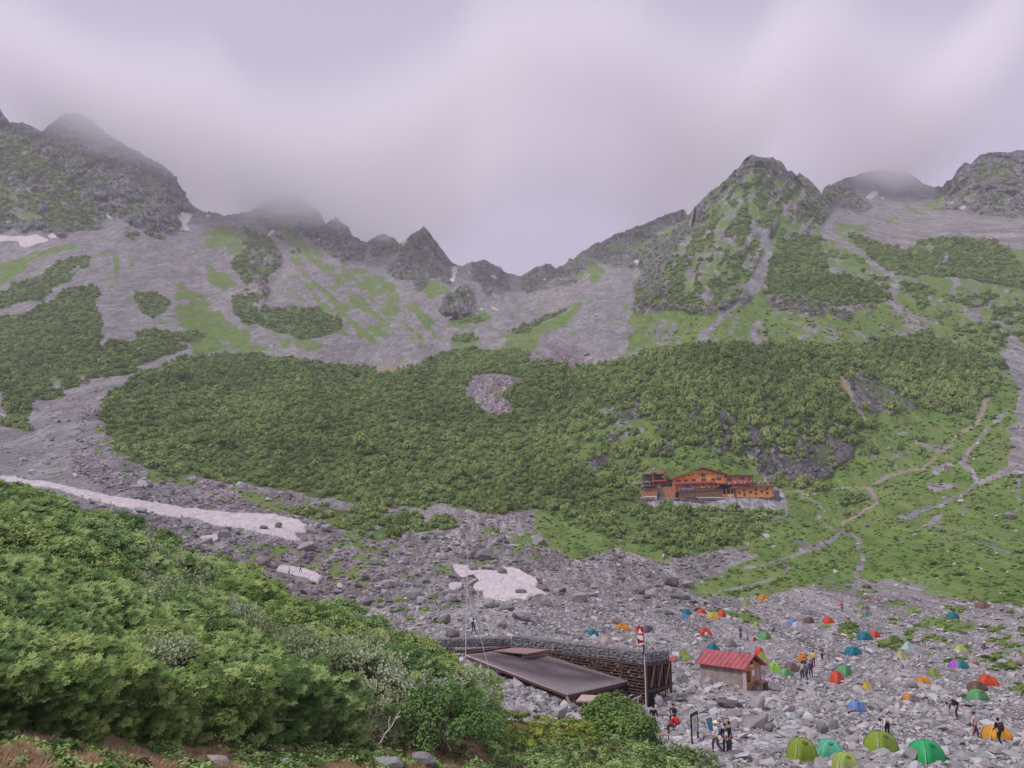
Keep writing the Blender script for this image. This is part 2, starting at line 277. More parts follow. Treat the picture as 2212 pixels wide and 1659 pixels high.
    stroke(None, Z(3, 710,1180, 800,1200, 860,1230, 960,1260), 6, 3); stroke(None, Z(3, 820,1280, 900,1270), 6); stroke(None, Z(3, 380,1240, 440,1320), 8)
    p('shrub', Z(3, 1090,620, 1300,690, 1470,740, 1560,680, 1700,665, 2000,685, 2140,740, 2200,850, 2640,960, 2640,1080, 2212,1000, 2000,950, 1800,920, 1600,900, 1400,900, 1330,850, 1200,740), dens=.93, sx=40)
    p('shrub', Z(3, 1430,940, 1600,950, 1690,1010, 1600,1045, 1440,1012)); p('shrub', Z(3, 1480,1040, 1800,1000, 2212,1000, 2640,1050, 2640,1400, 2212,1380, 2000,1380, 1800,1290), dens=.42, sx=22, sy=10)
    p('rock', Z(3, 950,320, 1060,350, 1150,370, 1265,470, 1200,500, 1100,500, 1020,460))
    p('rock', Z(3, 1560,490, 1700,330, 1770,260, 1840,180, 1960,130, 2212,100, 2640,90, 2640,560, 2120,545, 1960,530, 1880,490, 1700,500)); p('grass', Z(3, 1560,480, 1640,390, 1700,400, 1720,460, 1640,500), dens=.7)
    p('shrub', Z(3, 1800,300, 2000,200, 2300,250, 2640,300, 2640,540, 2120,540, 1900,440), dens=.3, ang=70, sx=30, sy=12)
    p('rubble', Z(3, 1150,620, 1500,640, 1700,620, 2000,630, 2212,600, 2640,600, 2640,700, 2160,740, 2000,690, 1700,665, 1560,680, 1470,740, 1300,690), dens=.8, sx=50, sy=9)
    p('grass', Z(3, 1030,565, 1250,590, 1200,640, 1050,630)); p('grass', Z(3, 1130,520, 1350,540, 1640,560, 1500,600, 1200,560), dens=.5, ang=12, sx=60, sy=6); p('grass', Z(3, 1420,460, 1520,480, 1630,545, 1560,550), dens=.8, ang=20)
    # scree gullies and trails on the right pasture
    stroke(None, Z(3, 1180,760, 1300,850, 1390,900, 1420,950, 1380,1010, 1430,1090, 1560,1170, 1700,1220), 12, 6); stroke(None, Z(3, 980,640, 1100,700, 1190,770), 20, 9)
    stroke(None, Z(3, 1740,770, 1700,830, 1670,860), 8); stroke(None, Z(3, 1800,960, 1760,1000, 1790,1050), 9, 6); stroke(None, Z(3, 2120,1300, 2200,1340), 16)
    p(None, Z(6, 2060,-20, 2212,-60, 2640,-40, 2640,760, 2230,740, 2130,740, 1990,780, 1960,770, 2110,690, 2130,560, 2090,470, 2170,400, 2140,350, 2190,200, 2130,120), warp=.6)
    stroke(None, Z(6, 2120,710, 1930,790, 1800,880, 1640,940, 1520,990, 1420,1010), 15, 5); stroke(None, Z(6, 1930,790, 1890,720, 1820,670, 1900,560, 2000,440, 2100,360), 8, 12)
    stroke(None, Z(6, 1830,900, 1850,960, 1820,980), 10); stroke(None, Z(6, 1700,990, 1640,1040, 1560,1080), 10, 5); stroke(None, Z(6, 2180,760, 2160,850, 2190,930, 2100,1050, 2080,1100), 9, 4)
    p(None, Z(6, 1600,800, 1780,780, 1830,810, 1640,850), dens=.8, warp=.4); p(None, Z(6, 1640,690, 1760,660, 1760,720, 1650,740), dens=.7, warp=.4)
    p('dirt', Z(6, 1880,440, 2000,220, 2020,240, 1960,380), dens=.6)
    stroke('dirt', Z(6, 620,860, 780,850, 900,830, 1230,820, 1350,760, 1450,720, 1590,715, 1680,600, 1820,480, 1930,420, 1990,260), 3, 6)
    stroke('dirt', Z(6, 1250,820, 1290,880, 1300,920, 1180,990, 1080,1050), 8, 4); stroke('dirt', Z(6, -330,760, -250,790, -120,795, 0,800, -130,780), 4)
    stroke('rubble', Z(6, 800,870, 880,890, 960,940, 930,1000, 990,1060, 1070,1100, 1130,1115, 1200,1150), 7, 8)
    stroke(None, Z(6, 1200,1150, 1180,1190, 1210,1250, 1190,1320, 1160,1400, 1140,1480, 1130,1560, 1100,1640, 1080,1659), 6, 10)
    stroke(None, Z(6, 1070,1110, 960,1170, 760,1250, 640,1290, 480,1330), 6, 9); stroke(None, Z(6, 740,1290, 730,1350, 680,1380, 480,1440, 300,1480, 60,1500), 7, 10)
    p('rubble', Z(6, 0,1260, 200,1250, 470,1195, 520,1240, 300,1330, 60,1390), dens=.8, warp=.5); p(None, Z(6, 1150,1380, 1560,1440, 1700,1500, 1500,1500, 1200,1440), dens=.55, sx=20)
    p('grass', Z(6, 60,1400, 480,1290, 700,1240, 1000,1150, 1140,1200, 1180,1440, 700,1470, 100,1500), dens=.25)
    p('shrub', Z(5, -340,960, 0,965, 200,955, 450,990, 740,1010, 750,1070, 500,1110, 350,1145, 200,1135, 0,1060), dens=.75, warp=.6, sx=20)
    p('dirt', Z(2, 210,1300, 300,1290, 470,1310, 460,1330, 220,1330), warp=.4, dens=.3); p('dirt', Z(6, 1100,90-0, 1060,140, 1150,310, 1240,430, 1260,430, 1180,320, 1120,200), warp=.3)
    stroke('path', [(1822,1308),(1800,1350),(1778,1400),(1755,1450),(1738,1500),(1722,1550),(1690,1590),(1640,1610),(1560,1640),(1480,1600),(1430,1590)], 9, 46, warp=.8)
    # stone platform the hut stands on
    p('stone', [(1375,1078),(1400,1066),(1690,1062),(1700,1092),(1680,1102),(1560,1098),(1400,1092)], warp=.1)
    # snow
    q = lambda z, w=.35: p('snow', z, warp=w)
    q(Z(4, 0,878, 150,905, 350,930, 500,960, 650,1000, 900,1035, 1080,1065, 1300,1095, 1500,1110, 1700,1115, 1850,1150, 1925,1200, 1900,1230, 1840,1235, 1830,1250, 1880,1285, 1830,1285, 1600,1230, 1500,1205, 1330,1180, 1200,1140, 1050,1135, 900,1100, 750,1075, 640,1045, 500,1015, 350,960, 200,945, 0,905))
    q(Z(7, 295,270, 420,278, 530,315, 650,312, 690,285, 820,300, 900,340, 975,385, 985,430, 965,460, 1085,525, 1000,505, 915,520, 905,545, 790,535, 770,550, 705,560, 600,540, 550,545, 540,480, 480,465, 465,440, 520,400, 500,370, 480,345, 380,370, 340,335), .08)
    q(Z(7, 265,425, 330,415, 385,430, 370,455, 295,465), .3); q(Z(4, 1740,1440, 1900,1465, 2005,1510, 1980,1542, 1850,1505, 1720,1475), .3); q(Z(4, 2080,1545, 2145,1560, 2110,1577), .2)
    q(Z(1, -480,960, 0,975, 150,978, 230,970, 310,1000, 300,1010, 180,1040, 130,1047, 120,1010, 0,1010, -480,1010), .3); q(Z(1, 290,970, 330,958, 362,985, 310,992), .2)
    q(Z(1, 648,828, 690,858, 712,882, 665,855), .1); q(Z(1, 1115,838, 1205,835, 1180,885, 1150,908, 1195,945, 1098,945, 1130,900, 1100,860), .3); q(Z(1, 1275,843, 1322,850, 1290,858), .1)
    q(Z(1, 1655,975, 1700,930, 1712,945, 1675,982), .1); q(Z(1, 1972,1000, 2010,980, 1992,1017), .1); q(Z(2, 390,510, 450,510, 420,550), .1)
    q(Z(2, 715,680, 755,672, 757,712, 732,775, 702,762, 725,740), .2); q(Z(2, 812,685, 848,728, 828,722), .1); q(Z(2, 948,720, 1003,735, 1003,754, 965,742), .1); q(Z(2, 1275,755, 1312,743, 1305,765), .1)
    q(Z(2, 878,924, 922,940, 912,957), .1); q(Z(2, 933,908, 1022,946, 990,948), .1); q(Z(2, 1843,645, 1887,630, 1880,660), .1); q(Z(3, 1228,422, 1270,378, 1308,378, 1300,412, 1260,434), .2); q(Z(3, 1305,420, 1365,416, 1330,432), .1)
    q(Z(3, 1720,448, 1782,443, 1770,460), .1); q(Z(3, 1798,480, 1840,466, 1858,482, 1820,492), .1); q(Z(3, 2088,446, 2148,410, 2130,437), .1); q(Z(3, 966,555, 992,543, 1002,560), .1)
survey_cover()
def blur(a, n=1):
    for _ in range(n):
        b = a.copy(); b[1:-1] = (a[:-2] + 2 * a[1:-1] + a[2:]) / 4; a = b.copy(); a[:, 1:-1] = (b[:, :-2] + 2 * b[:, 1:-1] + b[:, 2:]) / 4
    return a
def cover(cls, px, py):
    a = COVER[cls]; x = np.clip((np.asarray(px, float) - X0) / 2, 0, a.shape[1] - 1.01); y = np.clip((np.asarray(py, float) - Y0) / 2, 0, a.shape[0] - 1.01)
    i = x.astype(int); j = y.astype(int); u = x - i; v = y - j
    return (a[j, i] * (1 - u) * (1 - v) + a[j, i + 1] * u * (1 - v) + a[j + 1, i] * (1 - u) * v + a[j + 1, i + 1] * u * v)
thin = _streak(50, 34, 9, 900) * (GX < 1000) + _streak(-60, 34, 9, 901) * (GX >= 1000); COVER['grass'] *= np.where((GY < 760), np.clip(.35 + 1.15 * thin, 0, 1), 1)
for k in COVER: COVER[k] = blur(COVER[k], 1 if k in ('snow', 'dirt', 'stone') else 5)
ROCKY = blur(COVER['rock'] * (GY < 800) + COVER['rock'] * .6 * (GY >= 800) + COVER['shrub'] * .12, 8); COVER['rocky'] = ROCKY

def surf(px, py):
    """ground point seen at a place on the sheet, with its real relief"""
    px = np.asarray(px, float); py = np.asarray(py, float)
    Y = depth(px, py); dx, dz = ray(px, py)
    X = dx * Y; Zz = CAM_Z + dz * Y
    rk = cover('rocky', px, py); far = sstep(380, 700, Y)
    # crags: upright ribs and gullies, strongest on bare rock
    rib = ridged(X / 46 + Zz / 220, Y / 70, Zz / 190, 5, seed=3) - .62
    rib2 = ridged(X / 13, Y / 20, Zz / 26, 4, seed=9) - .6
    lump = fbm(X / 26, Y / 40, oct=3, seed=15) - .5; sh = cover('shrub', px, py)
    soft = fbm(X / 60, Y / 90, oct=2, seed=19) - .5; amp = rk * (8 + 50 * far)
    k = rib * amp + rib2 * rk * (5 + 16 * far) + soft * (1 - rk) * (2 + 16 * far) * sstep(180, 400, Y) + lump * sh * (10 + 10 * far) * sstep(230, 320, Y)
    near = (fbm(X / 7, Y / 7, oct=4, seed=21) - .5) * 1.1 * sstep(20, 60, Y) * (1 - rk)
    sn = sstep(.15, .95, cover('snow', px, py)) * .8
    # relief moves the ground along its distance from the survey station, so the cliffs get depth
    Y2 = Y * (1 - k / np.maximum(Y, 1))
    s = Y2 / Y
    return np.stack([X * s, Y2, CAM_Z + (Zz - CAM_Z) * s + near * .5 + sn], -1)

# ---------------------------------------------------------------- material helpers
def mat(name, col=(.5, .5, .5), rough=.8, build=None, spec=.2, metal=0.0):
    m = bpy.data.materials.new(name); m.use_nodes = True; nt = m.node_tree; b = nt.nodes['Principled BSDF']
    b.inputs['Base Color'].default_value = (*col, 1); b.inputs['Roughness'].default_value = rough; b.inputs['Metallic'].default_value = metal
    b.inputs['Specular IOR Level'].default_value = spec
    if build: build(nt, nt.nodes, nt.links, b)
    return m
def nn(N, t, **k):
    n = N.new(t)
    for a, v in k.items():
        if a in n.inputs.keys() if hasattr(n.inputs, 'keys') else False: n.inputs[a].default_value = v
        else: setattr(n, a, v)
    return n
def noise(N, L, vec, scale, detail=4, rough=.55, dist=0):
    n = N.new('ShaderNodeTexNoise'); n.inputs['Scale'].default_value = scale; n.inputs['Detail'].default_value = detail; n.inputs['Roughness'].default_value = rough; n.inputs['Distortion'].default_value = dist
    if vec is not None: L.new(vec, n.inputs['Vector'])
    return n
def ramp(N, L, fac, *stops):
    r = N.new('ShaderNodeValToRGB'); e = r.color_ramp.elements
    while len(e) < len(stops): e.new(.5)
    for i, (p, c) in enumerate(stops):
        e[i].position = p; e[i].color = (*c, 1) if len(c) == 3 else c
    L.new(fac, r.inputs[0]); return r.outputs[0]
def mix(N, L, fac, a, b, mode='MIX'):
    m = N.new('ShaderNodeMix'); m.data_type = 'RGBA'; m.blend_type = mode
    for sock, v in ((m.inputs[0], fac), (m.inputs[6], a), (m.inputs[7], b)):
        if hasattr(v, 'links') or isinstance(v, bpy.types.NodeSocket): L.new(v, sock)
        elif isinstance(v, (int, float)): sock.default_value = v
        else: sock.default_value = (*v, 1)
    return m.outputs[2]
def math_(N, L, op, a, b=None, c=None):
    m = N.new('ShaderNodeMath'); m.operation = op
    for i, v in enumerate((a, b, c)):
        if v is None: continue
        if isinstance(v, bpy.types.NodeSocket): L.new(v, m.inputs[i])
        else: m.inputs[i].default_value = v
    return m.outputs[0]
def bump(N, L, b, h, strength=.4, dist=.3):
    n = N.new('ShaderNodeBump'); n.inputs['Strength'].default_value = strength; n.inputs['Distance'].default_value = dist
    L.new(h, n.inputs['Height']); L.new(n.outputs[0], b.inputs['Normal'])
def vary(col, scale=2.0, amt=.25, rough=.8, spec=.2, bs=0, bd=.02, coord='Object'):
    def f(nt, N, L, b):
        tc = N.new('ShaderNodeTexCoord'); n = noise(N, L, tc.outputs[coord], scale, 6, .6)
        lo = tuple(c * (1 - amt) for c in col); hi = tuple(min(1, c * (1 + amt)) for c in col)
        L.new(ramp(N, L, n.outputs[0], (.3, lo), (.7, hi)), b.inputs['Base Color'])
        if bs: bump(N, L, b, n.outputs[0], bs, bd)
    return f
def terrain_mat(near=False):
    def f(nt, N, L, b):
        geo = N.new('ShaderNodeNewGeometry'); P0 = geo.outputs['Position']; mpp = N.new('ShaderNodeMapping'); mpp.inputs['Scale'].default_value = (1, .13, .5); L.new(P0, mpp.inputs[0]); P = mpp.outputs[0]
        def attr(n):
            a = N.new('ShaderNodeAttribute'); a.attribute_name = n; return a.outputs['Fac']
        jn = noise(N, L, P, .06, 8, .72)
        big = noise(N, L, P, .02, 5, .6); mid = noise(N, L, P, .25, 6, .65); fine = noise(N, L, P, 1.6, 5, .7)
        # stones: cells at two sizes
        def cells(scale, seed=0):
            v = N.new('ShaderNodeTexVoronoi'); v.inputs['Scale'].default_value = scale; L.new(P, v.inputs['Vector']); return v
        v1 = cells(1.5); v2 = cells(.36); v3 = cells(.14)
        sep = lambda v: (lambda s: (L.new(v.outputs['Color'], s.inputs[0]), s.outputs[0])[1])(N.new('ShaderNodeSeparateColor'))
        c1 = sep(v1); c2 = sep(v2); c3 = sep(v3)
        tone = math_(N, L, 'ADD', math_(N, L, 'MULTIPLY', c1, .4), math_(N, L, 'ADD', math_(N, L, 'MULTIPLY', c2, .35), math_(N, L, 'MULTIPLY', c3, .25)))
        tone = math_(N, L, 'ADD', math_(N, L, 'MULTIPLY', tone, .75), math_(N, L, 'MULTIPLY', jn.outputs[0], .25))
        scree = ramp(N, L, tone, (.2, (.15, .138, .145)), (.5, (.24, .223, .232)), (.8, (.37, .347, .357)))
        hue = ramp(N, L, big.outputs[0], (.35, (.86, .94, .95)), (.65, (1.04, 1.0, 1.0)))
        scree = mix(N, L, 1.0, scree, hue, 'MULTIPLY')
        rub = ramp(N, L, tone, (.2, (.10, .088, .092)), (.5, (.22, .20, .21)), (.8, (.42, .395, .41)))
        rub = mix(N, L, ramp(N, L, big.outputs[0], (.45, (0, 0, 0)), (.6, (.6, .6, .6))), rub, mix(N, L, 1.0, rub, (1.0, .86, .9), 'MULTIPLY'))
        mossm = noise(N, L, P, .12, 5, .7)
        g = ramp(N, L, mid.outputs[0], (.3, (.075, .13, .03)), (.5, (.125, .205, .05)), (.7, (.19, .265, .08)))
        g = mix(N, L, ramp(N, L, mossm.outputs[0], (.45, (0, 0, 0)), (.65, (.45, .45, .45))), g, (.19, .20, .085))
        s = ramp(N, L, mid.outputs[0], (.35, (.055, .095, .03)), (.6, (.12, .185, .055)))
        pz = N.new('ShaderNodeMapping'); pz.inputs['Scale'].default_value = (1, 1, .6); L.new(P, pz.inputs[0])
        rn = noise(N, L, pz.outputs[0], .05, 10, .75, .9); rn2 = noise(N, L, pz.outputs[0], .5, 5, .7)
        rk = ramp(N, L, math_(N, L, 'ADD', math_(N, L, 'MULTIPLY', rn.outputs[0], .6), math_(N, L, 'MULTIPLY', rn2.outputs[0], .4)), (.40, (.05, .045, .05)), (.48, (.15, .14, .15)), (.56, (.27, .255, .27)), (.66, (.47, .44, .45)))
        rockveg = ramp(N, L, noise(N, L, P, .05, 8, .7).outputs[0], (.50, (0, 0, 0)), (.55, (.8, .8, .8)))
        rk = mix(N, L, rockveg, rk, mix(N, L, .5, s, g))
        snp = N.new('ShaderNodeMapping'); snp.inputs['Scale'].default_value = (1, 2.5, 1); L.new(P, snp.inputs[0])
        snn = noise(N, L, snp.outputs[0], .8, 10, .8, 1.0)
        sn = ramp(N, L, snn.outputs[0], (.36, (.30, .26, .265)), (.47, (.50, .45, .465)), (.62, (.64, .59, .61)))
        dt = ramp(N, L, mid.outputs[0], (.3, (.22, .18, .14)), (.7, (.34, .285, .23)))
        st = ramp(N, L, c1, (.0, (.16, .155, .17)), (1, (.40, .38, .41)))
        jit = math_(N, L, 'ADD', math_(N, L, 'MULTIPLY', math_(N, L, 'SUBTRACT', jn.outputs[0], .5), 2.2), math_(N, L, 'MULTIPLY', math_(N, L, 'SUBTRACT', mid.outputs[0], .5), .7))
        col = scree
        for nm, c, j in (('c_rubble', rub, 1), ('c_rock', rk, 1), ('c_grass', g, 1.7), ('c_shrub', s, 1), ('c_dirt', dt, .6), ('c_path', st, .6), ('c_stone', st, .3), ('c_snow', sn, .45)):
            m = math_(N, L, 'ADD', attr(nm), math_(N, L, 'MULTIPLY', jit, j)) if j else attr(nm)
            f_ = ramp(N, L, m, (.34 if nm == 'c_grass' else .44, (0, 0, 0)), (.66 if nm == 'c_grass' else .56, (1, 1, 1)))
            col = mix(N, L, f_, col, c)
        L.new(col, b.inputs['Base Color'])
        h = math_(N, L, 'ADD', math_(N, L, 'MULTIPLY', tone, .7), math_(N, L, 'MULTIPLY', mid.outputs[0], 1.2))
        h = math_(N, L, 'ADD', h, math_(N, L, 'MULTIPLY', math_(N, L, 'MULTIPLY', rn.outputs[0], 9.0), attr('c_rock')))
        amt = math_(N, L, 'SUBTRACT', 1.0, math_(N, L, 'MULTIPLY', attr('c_snow'), .85))
        bump(N, L, b, math_(N, L, 'MULTIPLY', h, amt), .8, 1.0)
    return mat('mountain_ground', rough=.95, build=f, spec=.05)

# ---------------------------------------------------------------- mesh helpers
def mesh_np(name, V, F, smooth=False):
    me = bpy.data.meshes.new(name); V = np.asarray(V, np.float32).reshape(-1, 3); F = np.asarray(F, np.int32)
    k = F.shape[1]; me.vertices.add(len(V)); me.vertices.foreach_set('co', V.ravel())
    me.loops.add(F.size); me.loops.foreach_set('vertex_index', F.ravel())
    me.polygons.add(len(F)); me.polygons.foreach_set('loop_start', np.arange(0, F.size, k, dtype=np.int32))
    me.polygons.foreach_set('loop_total', np.full(len(F), k, np.int32))
    if smooth: me.polygons.foreach_set('use_smooth', np.ones(len(F), bool))
    me.update(calc_edges=True); return me
def grid_faces(nr, nc):
    i = np.arange(nr * nc).reshape(nr, nc); return np.stack([i[:-1, :-1], i[:-1, 1:], i[1:, 1:], i[1:, :-1]], -1).reshape(-1, 4)
def tag(o, label=None, cat=None, group=None, kind=None):
    if label: o['label'] = label
    if cat: o['category'] = cat
    if group: o['group'] = group
    if kind: o['kind'] = kind
    return o
def link(name, me, material=None, parent=None):
    o = bpy.data.objects.new(name, me); C.objects.link(o)
    if material:
        for m_ in (material if isinstance(material, (list, tuple)) else [material]): me.materials.append(m_)
    if parent: o.parent = parent
    return o

# ---------------------------------------------------------------- terrain
def build_terrain():
    step = 2.2; cols = np.arange(-165, 2376, step); nr = 640
    t = np.linspace(0, 1, nr)
    sk = sky_y(cols); bot = 1755.0
    PX = np.repeat(cols[None], nr, 0); PY = bot + (sk[None] - bot) * t[:, None]
    V = surf(PX, PY)
    top = V[-1]; back = []
    for k in range(1, 7):
        r = top + np.stack([top[:, 0] * .0, np.full(len(top), 55.0 * k), -28.0 * k ** 1.25 + (fbm(top[:, 0] / 40, np.full(len(top), k * 1.7), oct=3, seed=8) - .5) * 30], -1); back.append(r)
    V2 = np.concatenate([V, np.array(back)], 0)
    me = mesh_np('terrain', V2, grid_faces(nr + 6, len(cols)), smooth=True)
    for k in ('grass', 'shrub', 'rock', 'snow', 'dirt', 'rubble', 'stone', 'path'):
        c = np.concatenate([cover(k, PX, PY), np.repeat(cover(k, PX[-1:], PY[-1:]), 6, 0)], 0).astype(np.float32)
        a = me.attributes.new('c_' + k, 'FLOAT', 'POINT'); a.data.foreach_set('value', c.ravel())
    o = link('terrain', me, terrain_mat()); tag(o, kind='structure')
    return o
build_terrain()

# tents: x, base y, width, height on the sheet, form, colours, turn, what singles it out
TENTS = [
 (1281,1376,26,14,'dome','teal',None,20,'teal dome tent between the gabion wall and the open boulders, leftmost tent of the camp'),
 (1345,1361,30,14.5,'vest','orange',None,-10,'orange dome tent with a low porch just left of the red flag'),
 (1312,1393,31,17,'dome','beige','grey',15,'beige dome tent close behind the gabion wall, below the teal one'),
 (1399,1366,28,15,'dome','grey',None,30,'dark grey dome tent partly behind the flagpole'),
 (1485,1329,22,12,'dome','teal',None,10,'teal dome tent touching a small blue one in the upper camp row'),
 (1479,1337,18,12,'dome','blue',None,0,'small light blue tent just in front of a teal one, upper camp row'),
 (1516,1328,21,12,'dome','red','grey',35,'red and dark grey tent left of the yellow tent in the upper camp row'),
 (1542,1337,28,15,'dome','yellow',None,0,'yellow dome tent between two red ones in the upper camp row'),
 (1560,1333,18,14.5,'dome','red','grey',50,'red and dark tent just right of the yellow tent in the upper camp row'),
 (1615,1308,25,14.5,'pyramid','olive',None,20,'olive pyramid tent left of the topmost orange tent'),
 (1650,1297,24,12,'dome','orange',None,10,'orange dome tent at the very top of the camp below the pasture'),
 (1524,1369.5,31,15,'dome','red',None,0,'bright red orange dome tent standing alone in the middle left of the camp'),
 (1631,1355,13,12,'pyramid','lime',None,0,'tiny lime green tent above the dull green one'),
 (1654,1381,28,17,'dome','green','olive',40,'dull green dome tent behind the people by the mid camp'),
 (1579,1397,28,17,'dome','taupe','grey',20,'grey brown dome tent right above the red roofed hut ridge'),
 (1540.6,1408.6,27,18,'vest','teal',None,30,'teal tent just above the left end of the red roof'),
 (1480,1424,25,22,'pyramid','olive','olive2',20,'tall olive tent right of the gabion wall end'),
 (1484,1430,18,13,'dome','olive2',None,0,'small bright olive tent in front of the tall olive tent'),
 (1461,1432,29,12,'dome','red','taupe',10,'red tent half hidden at the end of the gabion wall'),
 (1642,1416,21,19,'dome','red',None,40,'orange red tent peeking out behind an olive tent, right above the red roof'),
 (1648,1424,26,21,'pyramid','olive','olive2',10,'olive pyramid tent in front of a red one beside the red roof'),
 (1675,1451,26,22,'vest','lime',None,-10,'bright lime green tent right of the red roofed hut'),
 (1701,1462,28,17,'dome','mint2','green',15,'pale green dome tent right of the lime one'),
 (1713,1450,32,20,'dome','brown',None,10,'large brown dome tent left of the group of hikers'),
 (1735,1428,25,19,'ridge','orange',None,-35,'orange tent behind the group of hikers'),
 (1716,1351.5,25,16,'dome','blue',None,10,'blue dome tent behind a pale one in the upper right camp'),
 (1724.5,1357,25,14.5,'dome','pale',None,0,'pale lilac dome tent in front of a blue one'),
 (1749,1345.5,22,14,'dome','brown2','grey',30,'dark brown tent between the blue and the red tents'),
 (1792,1348,24,14.5,'dome','red',None,20,'red tent behind a low grey green one in the upper right camp'),
 (1786,1356,22,9,'dome','taupe','olive',0,'low grey green tent in front of a red one'),
 (1874,1295,20,8.4,'dome','brown',None,0,'brown tent at the top right edge of the camp against the pasture'),
 (1873,1319,22,10,'dome','brown',None,0,'brown tent behind a grey green one right of the person in red'),
 (1874,1329,25,13,'dome','sage',None,0,'grey green dome tent in front of a brown one right of the person in red'),
 (2127,1317,28,14.5,'dome','brown',None,10,'brown dome tent standing alone at the far upper right'),
 (2062,1338,25,15,'dome','teal',None,20,'teal dome tent standing alone at the far right of the upper camp'),
 (1891,1377,25,16,'dome','red',None,30,'orange red tent directly behind a teal one on the right'),
 (1871,1382,33,18,'dome','teal',None,10,'teal dome tent in front of an orange red one'),
 (1847,1416,35,19,'dome','teal',None,15,'teal dome tent alone, below and left of the teal and red pair'),
 (1965,1405,29,19,'pyramid','ice',None,20,'pale ice blue pyramid tent on the grassy rubble'),
 (1950,1427,32,20,'pyramid','khaki',None,25,'pale khaki pyramid tent below the ice blue one'),
 (2078,1405,29,16,'pyramid','lime2',None,10,'lime green pyramid tent on the grass at the right'),
 (2076,1447,39,20,'dome','purple','teal2',20,'purple and teal tent at the right of the camp'),
 (2020,1464,25,19.5,'ridge','olive','olive2',10,'olive upright tent between the purple and the orange tents'),
 (1998,1478,31,14,'dome','orange',None,0,'orange dome tent below the olive upright one'),
 (2139,1483,38,24,'vest','red',None,-15,'large red tent at the right edge behind a brown one'),
 (2117,1495,40,21,'dome','brown2',None,10,'dark brown tent between a red and a green one at the right edge'),
 (2117,1515,43,25,'dome','green','grey',25,'green and dark grey tent in front of the brown one at the right edge'),
 (1972,1517,35,19,'dome','orange','taupe',10,'orange tent with a grey stone by its door, lower middle right'),
 (1875,1487,21,19,'pyramid','yellow',None,10,'small yellow pointed tent standing alone in mid camp'),
 (1827,1459,34,22,'dome','green','grey',35,'green and grey tent behind the red upright tent'),
 (1811,1476,31,27,'ridge','red','grey',25,'red upright tent with a dark side in front of a green one'),
 (1854,1534,36,24,'dome','blue',None,15,'light blue dome tent alone among the larger boulders'),
 (2163,1603,63,30,'dome','orange2',None,0,'big yellow orange tent with a person in black standing in front'),
 (1911,1629,73,46,'dome','moss',None,20,'big moss green tent with the person in white bending behind it'),
 (2010,1652,80,48,'dome','emerald',None,25,'biggest emerald green tent at the bottom of the camp'),
 (1739,1648,67,49,'dome','moss',None,10,'big moss green tent left of the mint one'),
 (1799,1640,64,39,'dome','mint',None,-10,'mint green dome tent between two moss green ones'),
 (1834,1669,62,40,'dome','moss2',None,0,'light moss green tent low in front of the mint one, cut by the frame'),
]

# ---------------------------------------------------------------- scattering helpers
def instancer(name, pts, idx, rot, scl, protos, kind='stuff', extra=None):
    me = bpy.data.meshes.new(name); n = len(pts)
    me.vertices.add(n); me.vertices.foreach_set('co', np.asarray(pts, np.float32).ravel())
    a = me.attributes.new('idx', 'INT', 'POINT'); a.data.foreach_set('value', np.asarray(idx, np.int32))
    a = me.attributes.new('rot', 'FLOAT_VECTOR', 'POINT'); a.data.foreach_set('vector', np.asarray(rot, np.float32).ravel())
    a = me.attributes.new('scl', 'FLOAT_VECTOR', 'POINT'); a.data.foreach_set('vector', np.asarray(scl, np.float32).ravel())
    o = bpy.data.objects.new(name, me); C.objects.link(o); tag(o, kind=kind)
    pc = bpy.data.collections.new(name + '_kinds')
    for i, m_ in enumerate(protos):
        pc.objects.link(bpy.data.objects.new('%s_kind_%02d' % (name, i), m_))
    ng = bpy.data.node_groups.new(name, 'GeometryNodeTree')
    ng.interface.new_socket('Geometry', in_out='INPUT', socket_type='NodeSocketGeometry'); ng.interface.new_socket('Geometry', in_out='OUTPUT', socket_type='NodeSocketGeometry')
    N = ng.nodes; L = ng.links
    gi = N.new('NodeGroupInput'); go = N.new('NodeGroupOutput'); ip = N.new('GeometryNodeInstanceOnPoints'); ci = N.new('GeometryNodeCollectionInfo')
    ci.inputs['Collection'].default_value = pc; ci.inputs['Separate Children'].default_value = True; ci.inputs['Reset Children'].default_value = True
    ip.inputs['Pick Instance'].default_value = True
    for nm, ty, sock in (('scl', 'FLOAT_VECTOR', 'Scale'), ('rot', 'FLOAT_VECTOR', 'Rotation'), ('idx', 'INT', 'Instance Index')):
        s = N.new('GeometryNodeInputNamedAttribute'); s.data_type = ty; s.inputs['Name'].default_value = nm
        out = [k for k in s.outputs if k.enabled and k.name == 'Attribute'][0]; L.new(out, ip.inputs[sock])
    L.new(gi.outputs[0], ip.inputs['Points']); L.new(ci.outputs[0], ip.inputs['Instance']); L.new(ip.outputs[0], go.inputs[0])
    md = o.modifiers.new('scatter', 'NODES'); md.node_group = ng
    return o
